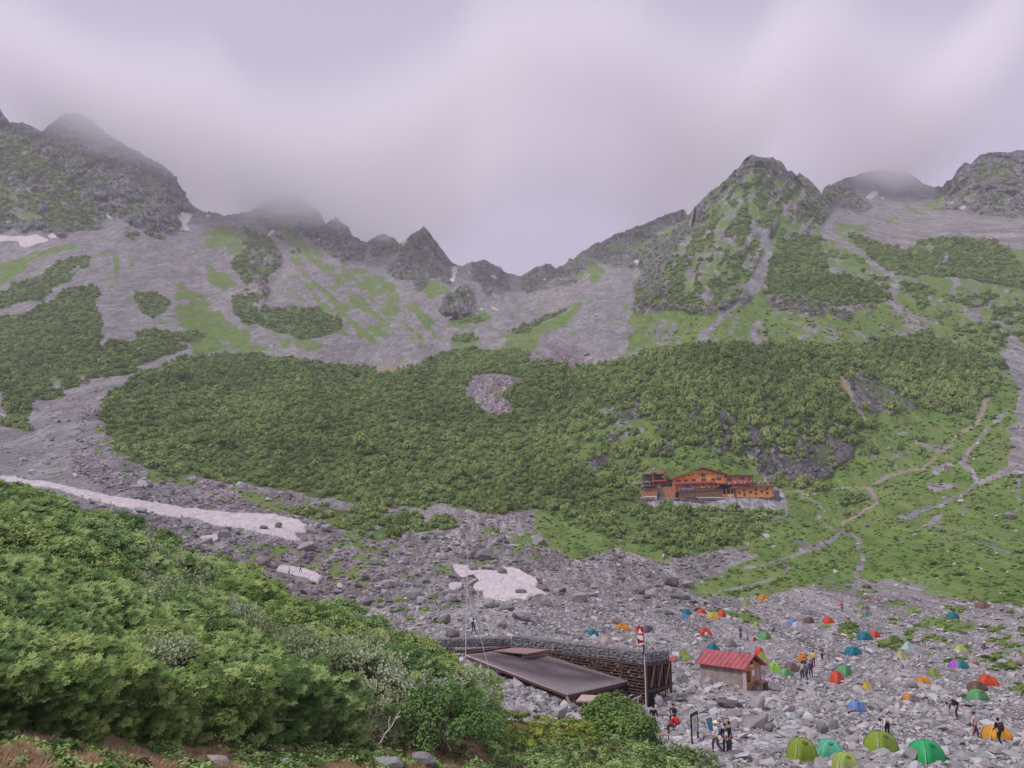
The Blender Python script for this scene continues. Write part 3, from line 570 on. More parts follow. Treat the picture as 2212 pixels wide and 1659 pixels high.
def foliage_mat(name, dark, mid_, light, world_scale=.05, rnd=.5, trans=.25):
    def f(nt, N, L, b):
        geo = N.new('ShaderNodeNewGeometry'); oi = N.new('ShaderNodeObjectInfo')
        n = noise(N, L, geo.outputs['Position'], world_scale, 4, .6); n2 = noise(N, L, geo.outputs['Position'], world_scale * 18, 2, .6)
        t = math_(N, L, 'ADD', math_(N, L, 'MULTIPLY', n.outputs[0], .95), math_(N, L, 'MULTIPLY', n2.outputs[0], .22))
        t = math_(N, L, 'ADD', t, math_(N, L, 'MULTIPLY', math_(N, L, 'SUBTRACT', oi.outputs['Random'], .5), rnd))
        c = ramp(N, L, t, (.3, dark), (.58, mid_), (.85, light))
        L.new(c, b.inputs['Base Color'])
        tr = N.new('ShaderNodeBsdfTranslucent'); L.new(c, tr.inputs[0]); mx = N.new('ShaderNodeMixShader'); mx.inputs[0].default_value = trans
        o = nt.nodes['Material Output']; L.new(b.outputs[0], mx.inputs[1]); L.new(tr.outputs[0], mx.inputs[2]); L.new(mx.outputs[0], o.inputs[0])
    return mat(name, rough=.7, build=f, spec=.15)
def rnd_dirs(n, rng):
    v = rng.normal(size=(n, 3)); return v / np.linalg.norm(v, axis=1, keepdims=True)
def quads(centres, normals, su, sv, rng, pointed=True):
    """leaf shaped four-cornered faces"""
    n = len(centres); a = rnd_dirs(n, rng); t = np.cross(normals, a); t /= np.linalg.norm(t, axis=1, keepdims=True) + 1e-9; w = np.cross(normals, t)
    su = np.broadcast_to(su, n)[:, None]; sv = np.broadcast_to(sv, n)[:, None]
    V = np.stack([centres - t * su, centres - w * sv, centres + t * su, centres + w * sv], 1).reshape(-1, 3)
    return V, np.arange(4 * n).reshape(-1, 4)
def bush_mesh(name, rng, lobes=9, per=22, leaf=.17, flat=.75, m=None, low=-.05):
    cs = []; ns = []
    for i in range(lobes):
        d = rnd_dirs(1, rng)[0]; d[2] = abs(d[2]) * .8; c = d * rng.uniform(.3, .62); c[2] += .15
        r = rng.uniform(.32, .52); q = rnd_dirs(per, rng); q[:, 2] = np.where(q[:, 2] < -.3, -q[:, 2], q[:, 2])
        cs.append(c + q * r * rng.uniform(.85, 1.05, (per, 1))); ns.append(q + rnd_dirs(per, rng) * .3 + np.array([0, 0, .12]))
    cs = np.concatenate(cs); ns = np.concatenate(ns); ns /= np.linalg.norm(ns, axis=1, keepdims=True)
    cs[:, 2] = np.maximum(cs[:, 2] * flat, low)
    V, F = quads(cs, ns, leaf * rng.uniform(.7, 1.3, len(cs)), leaf * .65, rng)
    me = mesh_np(name, V, F); me.materials.append(m); return me
def rock_mesh(name, rng, n=13, m=None, flat=.6, smooth=False, subd=0):
    bm = bmesh.new(); v = rnd_dirs(n, rng) * rng.uniform(.8, 1.0, (n, 1)); v *= np.array([1.0, rng.uniform(.6, .9), flat * rng.uniform(.7, 1.15)]) * .5
    v = np.sign(v) * np.abs(v) ** .9
    for p in v: bm.verts.new(p)
    r = bmesh.ops.convex_hull(bm, input=bm.verts[:]); 
    for e in [x for x in bm.verts if not x.link_faces]: bm.verts.remove(e)
    bmesh.ops.dissolve_limit(bm, angle_limit=math.radians(14), verts=bm.verts[:], edges=bm.edges[:])
    if subd:
        bmesh.ops.bevel(bm, geom=bm.edges[:], offset=.025, segments=1, affect='EDGES')
    bmesh.ops.triangulate(bm, faces=bm.faces[:])
    me = bpy.data.meshes.new(name); bm.to_mesh(me); bm.free()
    if m: me.materials.append(m)
    return me
def rock_mat(name, lo, md, hi, warm=.12, sc=1.0):
    def f(nt, N, L, b):
        geo = N.new('ShaderNodeNewGeometry'); oi = N.new('ShaderNodeObjectInfo')
        n = noise(N, L, geo.outputs['Position'], 1.3 * sc, 7, .7, .4); n2 = noise(N, L, geo.outputs['Position'], 9 * sc, 4, .7)
        t = math_(N, L, 'ADD', math_(N, L, 'MULTIPLY', oi.outputs['Random'], .5), math_(N, L, 'ADD', math_(N, L, 'MULTIPLY', n.outputs[0], .45), math_(N, L, 'MULTIPLY', n2.outputs[0], .2)))
        c = ramp(N, L, t, (.2, lo), (.58, md), (.98, hi))
        r2 = math_(N, L, 'FRACT', math_(N, L, 'MULTIPLY', oi.outputs['Random'], 17.3))
        c = mix(N, L, 1.0, c, ramp(N, L, r2, (0, (.90, 1.0, .99)), (.45, (1, 1, 1)), (.9, (1.03, .97, .98)), (1, (1.15, 1.0, .92))), 'MULTIPLY')
        lich = noise(N, L, geo.outputs['Position'], 3.5 * sc, 5, .7)
        c = mix(N, L, ramp(N, L, lich.outputs[0], (.6, (0, 0, 0)), (.72, (.45, .45, .45))), c, (.34, .36, .30))
        L.new(c, b.inputs['Base Color']); bump(N, L, b, math_(N, L, 'ADD', n.outputs[0], math_(N, L, 'MULTIPLY', n2.outputs[0], .3)), .6, .12 / sc)
    return mat(name, rough=.92, build=f, spec=.1)

def sample(n, box, accept, rng):
    """candidate ground places and their distance"""
    px = rng.uniform(box[0], box[1], n); py = rng.uniform(box[2], box[3], n); sk = np.interp(px, SKY[:, 0], SKY[:, 1])
    ok = py > sk + 4; px, py = px[ok], py[ok]
    Y = depth(px, py); p = accept(px, py, Y); keep = rng.uniform(0, 1, len(px)) < p
    return px[keep], py[keep], Y[keep]
rng = np.random.default_rng(5)
M_SHRUB = foliage_mat('shrub_leaves', (.115, .18, .05), (.235, .325, .10), (.38, .47, .17), .014, .42)
M_HERB = foliage_mat('herb_leaves', (.08, .15, .03), (.155, .25, .05), (.26, .34, .09), .02, .7)
M_ROCK = rock_mat('talus_stone', (.15, .145, .15), (.34, .325, .34), (.62, .60, .61))
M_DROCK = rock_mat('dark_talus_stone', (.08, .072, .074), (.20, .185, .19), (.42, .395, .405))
SHRUBS = [bush_mesh('shrub_kind_%d' % i, rng, lobes=6, per=34, leaf=.15, flat=1.0, m=M_SHRUB) for i in range(6)]
HERBS = [bush_mesh('herb_kind_%d' % i, rng, lobes=5, per=12, leaf=.26, flat=.6, m=M_HERB) for i in range(5)]
ROCKS = [rock_mesh('stone_kind_%d' % i, rng, n=11 + i % 4, m=M_ROCK, flat=.62) for i in range(9)]
DROCKS = [rock_mesh('dark_stone_kind_%d' % i, rng, n=11 + i % 4, m=M_DROCK, flat=.62) for i in range(6)]
M_CRAG = rock_mat('crag_stone', (.05, .05, .05), (.15, .146, .148), (.34, .325, .325), sc=.12)
CRAGS = [rock_mesh('crag_kind_%d' % i, rng, n=12 + i % 4, m=M_CRAG, flat=.8) for i in range(6)]
KEEP_OUT = [Z(7, 380,930, 900,890, 1840,1060, 1845,1385, 1660,1350, 1215,1310, 800,1130), Z(8, 1290,900, 1650,940, 1850,900, 1880,1100, 1830,1180, 1640,1170, 1600,1060, 1290,930),
  [(1383,1094),(1383,1060),(1470,1015),(1640,1020),(1690,1060),(1690,1090),(1560,1096)]]   # building plots kept free of loose stones and shrubs
def free(px, py):
    ok = np.ones(len(px), bool)
    for poly in KEEP_OUT: ok &= ~_inpoly(px, py, poly)
    for t in TENTS: ok &= ((px - t[0]) / (t[2] * .50)) ** 2 + ((py - t[1] + t[3] * .22) / (t[3] * .33)) ** 2 > 1
    return ok

def build_cover():
    # mountain shrubs: dwarf birch, pine and rowan
    def rad(Y): return np.maximum(1.7, 2.5 * Y / 803)
    def acc(px, py, Y):
        s = cover('shrub', px, py); rq = rad(Y) * FQ / Y; d = 1.25 / (rq * rq) / (130000 / (2540 * 1060.0))   # wanted density over candidate density
        cl = fbm(px / 30, py / 14, oct=3, seed=301)
        s = np.maximum(s, (cover('rock', px, py) * .75 + .5 * cover('grass', px, py)) * .52 * (px > 1240) * (px < 1800) * (py > 860) * (py < 1010)); s = np.maximum(s, cover('rock', px, py) * .5 * (px > 1360) * (px < 1900) * (py < 690) * (py > 380)); s = np.maximum(s, cover('rock', px, py) * .45 * (px < 240))
        return sstep(.3, .75, s) * np.clip(d * (.45 + 1.3 * cl) * 1.5, 0, 1)
    px, py, Y = sample(130000, (-165, 2375, 240, 1300), acc, rng)
    ok = free(px, py); px, py, Y = px[ok], py[ok], Y[ok]
    P = surf(px, py); n = len(px); sc = rad(Y) * rng.lognormal(-.08, .33, n)
    tall = 1 + .35 * ((px > 1200) & (py > 740) & (py < 1060))
    P[:, 2] -= sc * .15
    instancer('mountain_shrubs', P, rng.integers(0, 6, n), np.stack([rng.normal(0, .15, n), rng.normal(0, .15, n), rng.uniform(0, 6.28, n)], -1), np.stack([sc, sc, sc * rng.uniform(.85, 1.35, n) * tall], -1), SHRUBS)
    print('shrubs', n)
    # herbs on the pasture
    def acc2(px, py, Y):
        g = cover('grass', px, py); cl = fbm(px / 22, py / 9, oct=3, seed=311); return (g > .4) * np.clip((cl - .28) * 2.6, .05, 1) * np.clip((560 - Y) / 220, 0, 1)
    px, py, Y = sample(75000, (-165, 2375, 650, 1560), acc2, rng); ok = free(px, py); px, py, Y = px[ok], py[ok], Y[ok]
    P = surf(px, py); n = len(px); sc = np.maximum(.5, 1.6 * Y / 803) * rng.lognormal(0, .35, n)
    instancer('pasture_herbs', P, rng.integers(0, 5, n), np.stack([rng.normal(0, .15, n), rng.normal(0, .15, n), rng.uniform(0, 6.28, n)], -1), np.stack([sc, sc, sc * rng.uniform(.5, .9, n)], -1), HERBS)
    print('herbs', n)
    # loose stones: the boulder field and the scree
    def stones(name, num, box, weight, dmin, dpow, dmax, protos, pxmin, rng):
        px, py, Y = sample(num, box, weight, rng); ok = free(px, py); px, py, Y = px[ok], py[ok], Y[ok]; n = len(px)
        D = dmin * (1 - rng.uniform(0, 1, n)) ** (-1 / dpow); D = np.minimum(D, dmax); D = np.maximum(D, pxmin * Y / 803 * rng.uniform(.8, 1.3, n))
        P = surf(px, py); P[:, 2] += D * .08
        rot = np.stack([rng.normal(0, .3, n), rng.normal(0, .3, n), rng.uniform(0, 6.28, n)], -1)
        instancer(name, P, rng.integers(0, len(protos), n), rot, np.stack([D, D, D * rng.uniform(.6, 1.1, n)], -1), protos); print(name, n)
    bare = lambda px, py: np.clip(1 - cover('grass', px, py) * .93 - cover('shrub', px, py) - cover('rock', px, py) - cover('dirt', px, py) - cover('snow', px, py) * 1.2 - cover('stone', px, py) - cover('path', px, py) * .85, 0, 1)
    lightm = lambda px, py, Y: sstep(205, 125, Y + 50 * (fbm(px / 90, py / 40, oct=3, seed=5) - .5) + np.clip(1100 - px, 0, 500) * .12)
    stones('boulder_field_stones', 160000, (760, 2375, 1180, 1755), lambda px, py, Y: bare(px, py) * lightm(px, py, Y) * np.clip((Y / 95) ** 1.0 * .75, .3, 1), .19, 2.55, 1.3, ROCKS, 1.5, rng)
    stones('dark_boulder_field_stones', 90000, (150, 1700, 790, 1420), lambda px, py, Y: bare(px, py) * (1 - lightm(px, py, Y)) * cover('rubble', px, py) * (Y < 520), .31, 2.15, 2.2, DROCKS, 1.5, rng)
    stones('scree_stones', 60000, (-165, 2375, 430, 1180), lambda px, py, Y: bare(px, py) * (.35 + .65 * (py > 800)), .4, 2.4, 5, ROCKS, .9, rng)
    # flat trodden stones of the camp path
    px, py, Y = sample(60000, (1400, 1860, 1300, 1680), lambda px, py, Y: (cover('path', px, py) > .4) * .9, rng); P = surf(px, py); n = len(px); D = rng.lognormal(-1.0, .4, n)
    instancer('path_stones', P, rng.integers(0, len(ROCKS), n), np.stack([rng.normal(0, .08, n), rng.normal(0, .08, n), rng.uniform(0, 6.28, n)], -1), np.stack([D, D, D * .38], -1), ROCKS)
    # crag blocks: the broken faces of the cliffs
    def acc3(px, py, Y): return sstep(.35, .7, cover('rock', px, py)) * np.where(py < 800, np.where((px > 1360) & (px < 1800), .42, .75), .5)
    px, py, Y = sample(95000, (-165, 2375, 230, 1060), acc3, rng); P = surf(px, py); n = len(px); D = np.maximum(1.3, 3.3 * Y / 803) * rng.lognormal(0, .38, n)
    P[:, 1] += D * .1
    instancer('crag_blocks', P, rng.integers(0, 6, n), np.stack([rng.normal(0, .35, n), rng.normal(0, .35, n), rng.uniform(0, 6.28, n)], -1), np.stack([D, D, D * rng.uniform(1.0, 1.8, n)], -1), CRAGS); print('crags', n)
    stones('stray_pasture_stones', 9000, (1350, 2375, 900, 1320), lambda px, py, Y: cover('grass', px, py) * .07, .4, 2.2, 1.8, ROCKS, 1.5, rng)
build_cover()

# ---------------------------------------------------------------- near slope below the viewpoint, with its thicket
CREST = np.array([(-230,1000),(0,1050),(60,1056),(200,1092),(260,1118),(300,1140),(380,1172),(450,1210),(540,1242),(620,1284),(700,1316),(800,1356),(850,1388),(930,1434),(1000,1480),(1040,1512),(1075,1545),(1130,1550),(1230,1568),(1400,1604),(1480,1622),(1560,1640),(1660,1672)], float)
def canopy_y(px): return np.interp(px, CREST[:, 0], CREST[:, 1])
def crest_y(px): return canopy_y(px) + np.interp(px, [-230, 0, 600, 1000, 1080, 1700], [126, 114, 88, 66, 8, 4])
def near_depth(px, py):
    yc = np.interp(px, [-230, 0, 450, 1000, 1100, 1300, 1660], [33, 35, 40, 38, 46, 47, 49]); yb = np.interp(px, [-230, 0, 200, 700, 1000, 1300, 1660], [10, 11.5, 13, 20, 26, 36, 47])
    g = crest_y(px); t = np.clip((1690 - py) / (1690 - g + 1e-6), -.15, 1)
    return np.exp(np.log(yb) + (np.log(yc) - np.log(yb)) * np.sign(t) * np.abs(t) ** .85)
def near_surf(px, py):
    px = np.asarray(px, float); py = np.asarray(py, float); Y = near_depth(px, py); dx, dz = ray(px, py)
    X = dx * Y; return np.stack([X, Y, CAM_Z + dz * Y + (fbm(X / 4, Y / 4, oct=3, seed=61) - .5) * .5 + (fbm(X / .9, Y / .9, oct=2, seed=62) - .5) * .12], -1)
def build_near():
    cols = np.arange(-230, 1661, 5.0); nr = 150; t = np.linspace(0, 1, nr)[:, None]
    PX = np.repeat(cols[None], nr, 0); PY = 1740 + (crest_y(cols)[None] - 1740) * t
    V = near_surf(PX, PY); top = V[-1]; back = [top + np.array([0, 1.6 * k, -1.5 * k ** 1.3]) for k in range(1, 9)]
    me = mesh_np('near_slope', np.concatenate([V, np.array(back)], 0), grid_faces(nr + 8, len(cols)), smooth=True)
    def f(nt, N, L, b):
        P = N.new('ShaderNodeNewGeometry').outputs['Position']; n = noise(N, L, P, 1.1, 8, .7); n2 = noise(N, L, P, 14, 4, .7)
        straw = ramp(N, L, n2.outputs[0], (.3, (.16, .10, .06)), (.7, (.42, .30, .19))); green = ramp(N, L, n2.outputs[0], (.3, (.03, .06, .015)), (.7, (.10, .16, .04)))
        L.new(mix(N, L, ramp(N, L, n.outputs[0], (.45, (0, 0, 0)), (.55, (1, 1, 1))), straw, green), b.inputs['Base Color']); bump(N, L, b, n2.outputs[0], .8, .1)
    tag(link('near_slope', me, mat('near_slope_earth', build=f, rough=1, spec=.02)), kind='structure')
build_near()

M_ROWAN = foliage_mat('rowan_leaves', (.06, .12, .035), (.17, .27, .075), (.34, .45, .16), .28, .7, .15)
M_BIRCH = foliage_mat('birch_leaves', (.08, .14, .035), (.20, .295, .075), (.37, .46, .155), .28, .7, .15)
M_PALE = foliage_mat('silvery_leaves', (.22, .29, .13), (.44, .52, .30), (.66, .73, .50), .28, .6, .1)
M_YEL = foliage_mat('meadow_leaves', (.13, .20, .03), (.24, .33, .05), (.42, .45, .08), .4, .6, .3)
M_DEEP = foliage_mat('deep_green_leaves', (.05, .11, .035), (.14, .25, .07), (.30, .42, .17), .3, .7, .15)
def bark_mat(name, c): return mat(name, rough=.9, build=vary(c, 12, .4, bs=.4))
M_BARK = bark_mat('grey_bark', (.20, .17, .14)); M_PALEBARK = bark_mat('pale_dead_wood', (.50, .43, .38))
def spray_mesh(name, rng, arms=7, pairs=5, m=None):
    cs, ns, ax, sz = [], [], [], []
    for a in range(arms):
        th = 2 * math.pi * a / arms + rng.uniform(-.3, .3); up = rng.uniform(.15, .75)
        d = np.array([math.cos(th), math.sin(th), 0]); side = np.array([-d[1], d[0], 0])
        for k in range(pairs + 1):
            r = (.18 + .82 * k / pairs); p = d * r * .55 + np.array([0, 0, up * r * (1 - .75 * r) * .6])
            for s in ((-1, 1) if k < pairs else (0,)):
                l = .15 * (1 - .3 * abs(r - .5)); dirv = (side * s * .9 + d * (.45 if s else 1)); dirv /= np.linalg.norm(dirv)
                cs.append(p + dirv * l * .8); ax.append(dirv * l); ns.append(np.array([0, 0, 1.0]) + d * rng.uniform(-.1, .7) + rng.normal(0, .25, 3)); sz.append(l * .42)
    cs, ax, ns, sz = map(np.array, (cs, ax, ns, sz)); w = np.cross(ns, ax); w /= np.linalg.norm(w, axis=1, keepdims=True); w *= sz[:, None]
    V = np.stack([cs - ax, cs - w, cs + ax, cs + w], 1).reshape(-1, 3); me = mesh_np(name, V, np.arange(len(V)).reshape(-1, 4)); me.materials.append(m); return me
def sprig_mesh(name, rng, n=34, leaf=.14, m=None, upright=False):
    if upright:
        cs, ax, w = [], [], []
        for k in range(6):
            o = np.array([rng.uniform(-.45, .45), rng.uniform(-.45, .45), rng.uniform(-.1, .25)])
            for a in range(8):
                th = rng.uniform(0, 6.28); d = np.array([math.cos(th) * .5, math.sin(th) * .5, 1.0]); d /= np.linalg.norm(d); l = rng.uniform(.1, .16)
                cs.append(o + d * l); ax.append(d * l); t = np.array([-math.sin(th), math.cos(th), 0]); w.append(t * l * .38)
        cs, ax, w = map(np.array, (cs, ax, w)); V = np.stack([cs - ax, cs - w, cs + ax, cs + w], 1).reshape(-1, 3); F = np.arange(len(V)).reshape(-1, 4)
    else:
        q = rnd_dirs(n, rng); q[:, 2] = np.abs(q[:, 2]) * .7; V, F = quads(q * rng.uniform(.2, .6, (n, 1)), (lambda a: a / np.linalg.norm(a, axis=1, keepdims=True))(q * .5 + np.array([0, 0, .8]) + rng.normal(0, .3, (n, 3))), leaf * rng.uniform(.7, 1.3, n), leaf * .6, rng)
    me = mesh_np(name, V, F); me.materials.append(m); return me
def worley(x, y, cell, seed):
    fx, fy = np.floor(x / cell), np.floor(y / cell); best = np.full(x.shape, 9.0); bid = np.zeros(x.shape)
    for i in (-1, 0, 1):
        for j in (-1, 0, 1):
            gx, gy = fx + i, fy + j; jx = _hash(gx, gy, gx * 0, seed); jy = _hash(gx, gy, gx * 0, seed + 1)
            d = np.hypot(x / cell - gx - jx, y / cell - gy - jy); h = _hash(gx, gy, gx * 0, seed + 2); u = d < best; best = np.where(u, d, best); bid = np.where(u, h, bid)
    return best, bid
THICKET = [(-240,900),(1000,1300),(1060,1500),(1088,1560),(1050,1610),(930,1616),(800,1616),(770,1616),(640,1614),(450,1616),(300,1604),(0,1580),(-240,1575)]
def THFOOT(px): return np.interp(px, [-240, 0, 300, 450, 640, 770, 800, 930, 1050, 1090], [1575, 1580, 1604, 1616, 1612, 1614, 1614, 1616, 1610, 1570])
def build_thicket():
    r2 = np.random.default_rng(21); pool = []
    pool += [spray_mesh('rowan_spray_%d' % i, r2, m=M_ROWAN) for i in range(4)]; pool += [spray_mesh('light_spray_%d' % i, r2, m=M_BIRCH) for i in range(3)]
    pool += [sprig_mesh('small_leaf_sprig_%d' % i, r2, m=M_BIRCH) for i in range(3)]; pool += [sprig_mesh('silver_sprig_%d' % i, r2, m=M_PALE, upright=True) for i in range(3)]
    pool += [sprig_mesh('deep_sprig_%d' % i, r2, n=40, leaf=.13, m=M_DEEP) for i in range(3)]
    n = 230000; px = r2.uniform(-225, 1095, n); py = r2.uniform(1000, 1690, n)
    ok = (py > crest_y(px) - 0) & _inpoly(px, py, THICKET); px, py = px[ok], py[ok]
    Y = near_depth(px, py); size = .15 + .0062 * Y; rq = size * FQ / Y
    keep = r2.uniform(0, 1, len(px)) < np.clip(120 / (rq * rq) * .85, 0, 1); px, py, Y, size = px[keep], py[keep], Y[keep], size[keep]
    P = near_surf(px, py); n = len(px)
    d, cid = worley(P[:, 0], P[:, 1], 3.3, 5); d2, c2 = worley(P[:, 0], P[:, 1], .95, 9)
    H = .25 + 1.65 * np.sqrt(np.clip(1 - (d * 1.1) ** 2, 0, 1)) + .62 * np.sqrt(np.clip(1 - (d2 * 1.25) ** 2, 0, 1))
    H *= np.interp(Y, [10, 30], [.42, 1.0])
    front = sstep(60, 10, THFOOT(px) - py); u = r2.uniform(0, 1, n) ** np.where(front > .3, 1.0, .35); P[:, 2] += H * np.where(front > .3, u, .72 + .28 * u)
    pale = fbm(P[:, 0] / 3.5, P[:, 1] / 5, oct=3, seed=31); kind = np.where(cid < .42, r2.integers(0, 4, n), np.where(cid < .68, r2.integers(4, 7, n), np.where(cid < .86, r2.integers(7, 10, n), r2.integers(13, 16, n))))
    mixk = r2.uniform(0, 1, n) < .22; kind = np.where(mixk, r2.integers(0, 10, n), kind)
    isp = (pale > .47) & (c2 > .2) & (px > 300); kind = np.where(isp, r2.integers(10, 13, n), kind)
    sc = size * r2.uniform(.75, 1.3, n)
    tl = r2.normal(.62, .28, n); yw = r2.uniform(0, 6.28, n); ca, sa, cb, sb = np.cos(tl), np.sin(tl), np.cos(yw), np.sin(yw)
    rot = np.stack([np.arctan2(sa * cb, ca), -np.arcsin(np.clip(sa * sb, -1, 1)), np.arctan2(ca * sb, cb)], -1)
    instancer('shrub_thicket', P, kind, rot, np.stack([sc, sc, sc], -1), pool); print('thicket', n)
    # low plants and dry grass at its foot, meadow to the right
    herb = [sprig_mesh('meadow_sprig_%d' % i, r2, n=26, leaf=.17, m=M_YEL) for i in range(3)] + [sprig_mesh('low_sprig_%d' % i, r2, n=26, leaf=.16, m=M_ROWAN) for i in range(3)]
    n = 42000; px = r2.uniform(-225, 1650, n); py = r2.uniform(1480, 1735, n); cl = fbm(px / 60, py / 26, oct=3, seed=71)
    lim = np.where(px < 1060, .42, .34); low = ((py > crest_y(px) + 2) & ((px > 1040) | ~_inpoly(px, py, THICKET)) & (cl > lim) & (px < 1640)); px, py = px[low], py[low]
    Y = near_depth(px, py); size = .2 + .006 * Y; rq = size * FQ / Y; keep = r2.uniform(0, 1, len(px)) < np.clip(60 / (rq * rq) * 1.4, 0, 1); px, py, Y, size = px[keep], py[keep], Y[keep], size[keep]
    P = near_surf(px, py); n = len(px); d2, c2 = worley(P[:, 0], P[:, 1], 1.3, 19)
    P[:, 2] += (.05 + .45 * np.sqrt(np.clip(1 - (d2 * 1.2) ** 2, 0, 1)) * (px > 1000)) * r2.uniform(.5, 1, n)
    yel = (px > 1045) & (px < 1300) & (py < 1625); kind = np.where(yel & (r2.uniform(0, 1, n) < .75), r2.integers(0, 3, n), r2.integers(3, 6, n)); sc = size * r2.uniform(.7, 1.2, n)
    instancer('meadow_plants', P, kind, np.stack([r2.normal(0, .3, n), r2.normal(0, .3, n), r2.uniform(0, 6.28, n)], -1), np.stack([sc] * 3, -1), herb); print('meadow', n)
    # dry grass blades
    bl = []
    for k in range(3):
        m_ = 40; b0 = np.c_[r2.uniform(-.5, .5, (m_, 2)), np.zeros(m_)]; tip = b0 + np.c_[r2.normal(0, .25, (m_, 2)), r2.uniform(.25, .6, m_)]; w = np.c_[r2.normal(0, .02, (m_, 2)), np.zeros(m_)]
        me = mesh_np('dry_tuft_%d' % k, np.stack([b0 - w, b0 + w, tip], 1).reshape(-1, 3), np.arange(3 * m_).reshape(-1, 3)); me.materials.append(mat('dry_grass', (.42, .29, .18), .9) if k == 0 else bl[0].materials[0]); bl.append(me)
    px = r2.uniform(-225, 1060, 9000); py = r2.uniform(1565, 1735, 9000); ok = ~_inpoly(px, py - 8, THICKET) & (fbm(px / 60, py / 26, oct=3, seed=71) < .44); px, py = px[ok], py[ok]; P = near_surf(px, py); n = len(px); sc = r2.uniform(.12, .3, n)
    instancer('dry_grass', P, r2.integers(0, 3, n), np.stack([r2.normal(0, .2, n), r2.normal(0, .2, n), r2.uniform(0, 6.28, n)], -1), np.stack([sc] * 3, -1), bl)
build_thicket()

def tube(bm, pts, radii, seg=6):
    """tapered tube through points"""
    prev = None
    for i, p in enumerate(pts):
        p = Vector(p); d = (Vector(pts[min(i + 1, len(pts) - 1)]) - Vector(pts[max(i - 1, 0)])).normalized()
        a = d.orthogonal().normalized(); b = d.cross(a)
        ring = [bm.verts.new(p + (a * math.cos(t) + b * math.sin(t)) * radii[i]) for t in [2 * math.pi * k / seg for k in range(seg)]]
        if prev:
            for k in range(seg): bm.faces.new((prev[k], prev[(k + 1) % seg], ring[(k + 1) % seg], ring[k]))
        else: bm.faces.new(ring[::-1])
        prev = ring
    bm.faces.new(prev)
def bm_obj(name, bm, m, parent=None, smooth=False):
    me = bpy.data.meshes.new(name); bmesh.ops.recalc_face_normals(bm, faces=bm.faces[:]); bm.to_mesh(me); bm.free()
    if smooth:
        for p in me.polygons: p.use_smooth = True
    return link(name, me, m, parent)
def empty(name, loc, rz=0):
    o = bpy.data.objects.new(name, None); C.objects.link(o); o.location = loc; o.rotation_euler = (0, 0, rz); o.empty_display_size = .3; return o
def big_shrub(px, py, Y, rx, h, m, label, cat='shrub', name='shrub', n=5200, leaf=.085, seed=3, mats2=None):
    r = np.random.default_rng(seed); root = empty(name, at(px, py, Y)); tag(root, label, cat)
    lob = 42; cs, ns = [], []
    for i in range(lob):
        d = rnd_dirs(1, r)[0]; d[2] = abs(d[2]); c = d * np.array([rx, rx * .9, h]) * r.uniform(.55, .8); R_ = r.uniform(.2, .34) * (rx + h) / 2; k = n // lob
        q = rnd_dirs(k, r); q[:, 2] = np.where(q[:, 2] < -.2, -q[:, 2], q[:, 2]); cs.append(c + q * R_ * r.uniform(.7, 1.06, (k, 1))); ns.append(q * .7 + np.array([0, 0, .5]) + r.normal(0, .45, (k, 3)))
    cs = np.concatenate(cs); ns = np.concatenate(ns); ns /= np.linalg.norm(ns, axis=1, keepdims=True); cs[:, 2] = np.abs(cs[:, 2]) + .05
    V, F = quads(cs, ns, leaf * r.uniform(.7, 1.4, len(cs)), leaf * .6, r); link('foliage', mesh_np('foliage', V, F), m, root)
    bm = bmesh.new()
    for i in range(9):
        d = rnd_dirs(1, r)[0]; d[2] = abs(d[2]); e = d * np.array([rx, rx, h]) * .7; tube(bm, [(e[0] * .08, e[1] * .08, -.4), tuple(e * .45 + np.array([0, 0, .1 * h])), tuple(e)], [.06, .04, .012], 5)
    bm_obj('stem', bm, M_BARK, root); return root
M_BUSH = foliage_mat('bush_leaves', (.10, .18, .05), (.20, .31, .08), (.36, .48, .16), .6, .3, .2)
big_shrub(1320, 1606, 48, 3.0, 2.55, M_BUSH, 'round leafy green bush standing alone in front of the sunken brown roofed building', n=12000, leaf=.11, seed=4)
big_shrub(955, 1612, 30, 2.25, 2.1, M_DEEP, 'large dark green shrub with pale leaf tips at the right end of the thicket', n=9000, leaf=.06, seed=5)
def twig(px, py, Y, pts, label, r=.035):
    root = at(px, py, Y); bm = bmesh.new()
    for line in pts: tube(bm, line, list(np.linspace(r, r * .3, len(line))), 5)
    o = bm_obj('dead_branch', bm, M_PALEBARK); o.location = root; tag(o, label, 'branch')
twig(822, 1604, 20.5, [[(0, 0, 0), (.12, -.1, .22), (.28, -.1, .4), (.38, -.05, .62), (.46, 0, .72)], [(.22, -.1, .3), (.2, -.12, .5), (.24, -.1, .62)], [(.36, -.06, .56), (.48, -.1, .62)]], 'bare pale dead branch leaning up out of the foot of the thicket', .022)

# ---------------------------------------------------------------- building helpers
def box(bm, a, b, tf=None):
    (x0, y0, z0), (x1, y1, z1) = a, b
    v = [bm.verts.new(p) for p in ((x0,y0,z0),(x1,y0,z0),(x1,y1,z0),(x0,y1,z0),(x0,y0,z1),(x1,y0,z1),(x1,y1,z1),(x0,y1,z1))]
    for f in ((0,3,2,1),(4,5,6,7),(0,1,5,4),(1,2,6,5),(2,3,7,6),(3,0,4,7)): bm.faces.new([v[i] for i in f])
    if tf is not None:
        for q in v: q.co = tf @ q.co
    return v
def prism(bm, poly, d, tf=None):
    """extrude a closed 3-D polygon by vector d"""
    a = [bm.verts.new(Vector(p)) for p in poly]; b = [bm.verts.new(Vector(p) + Vector(d)) for p in poly]; n = len(a)
    bm.faces.new(a); bm.faces.new(b[::-1])
    for i in range(n): bm.faces.new((a[i], b[i], b[(i + 1) % n], a[(i + 1) % n]))
    if tf is not None:
        for q in a + b: q.co = tf @ q.co
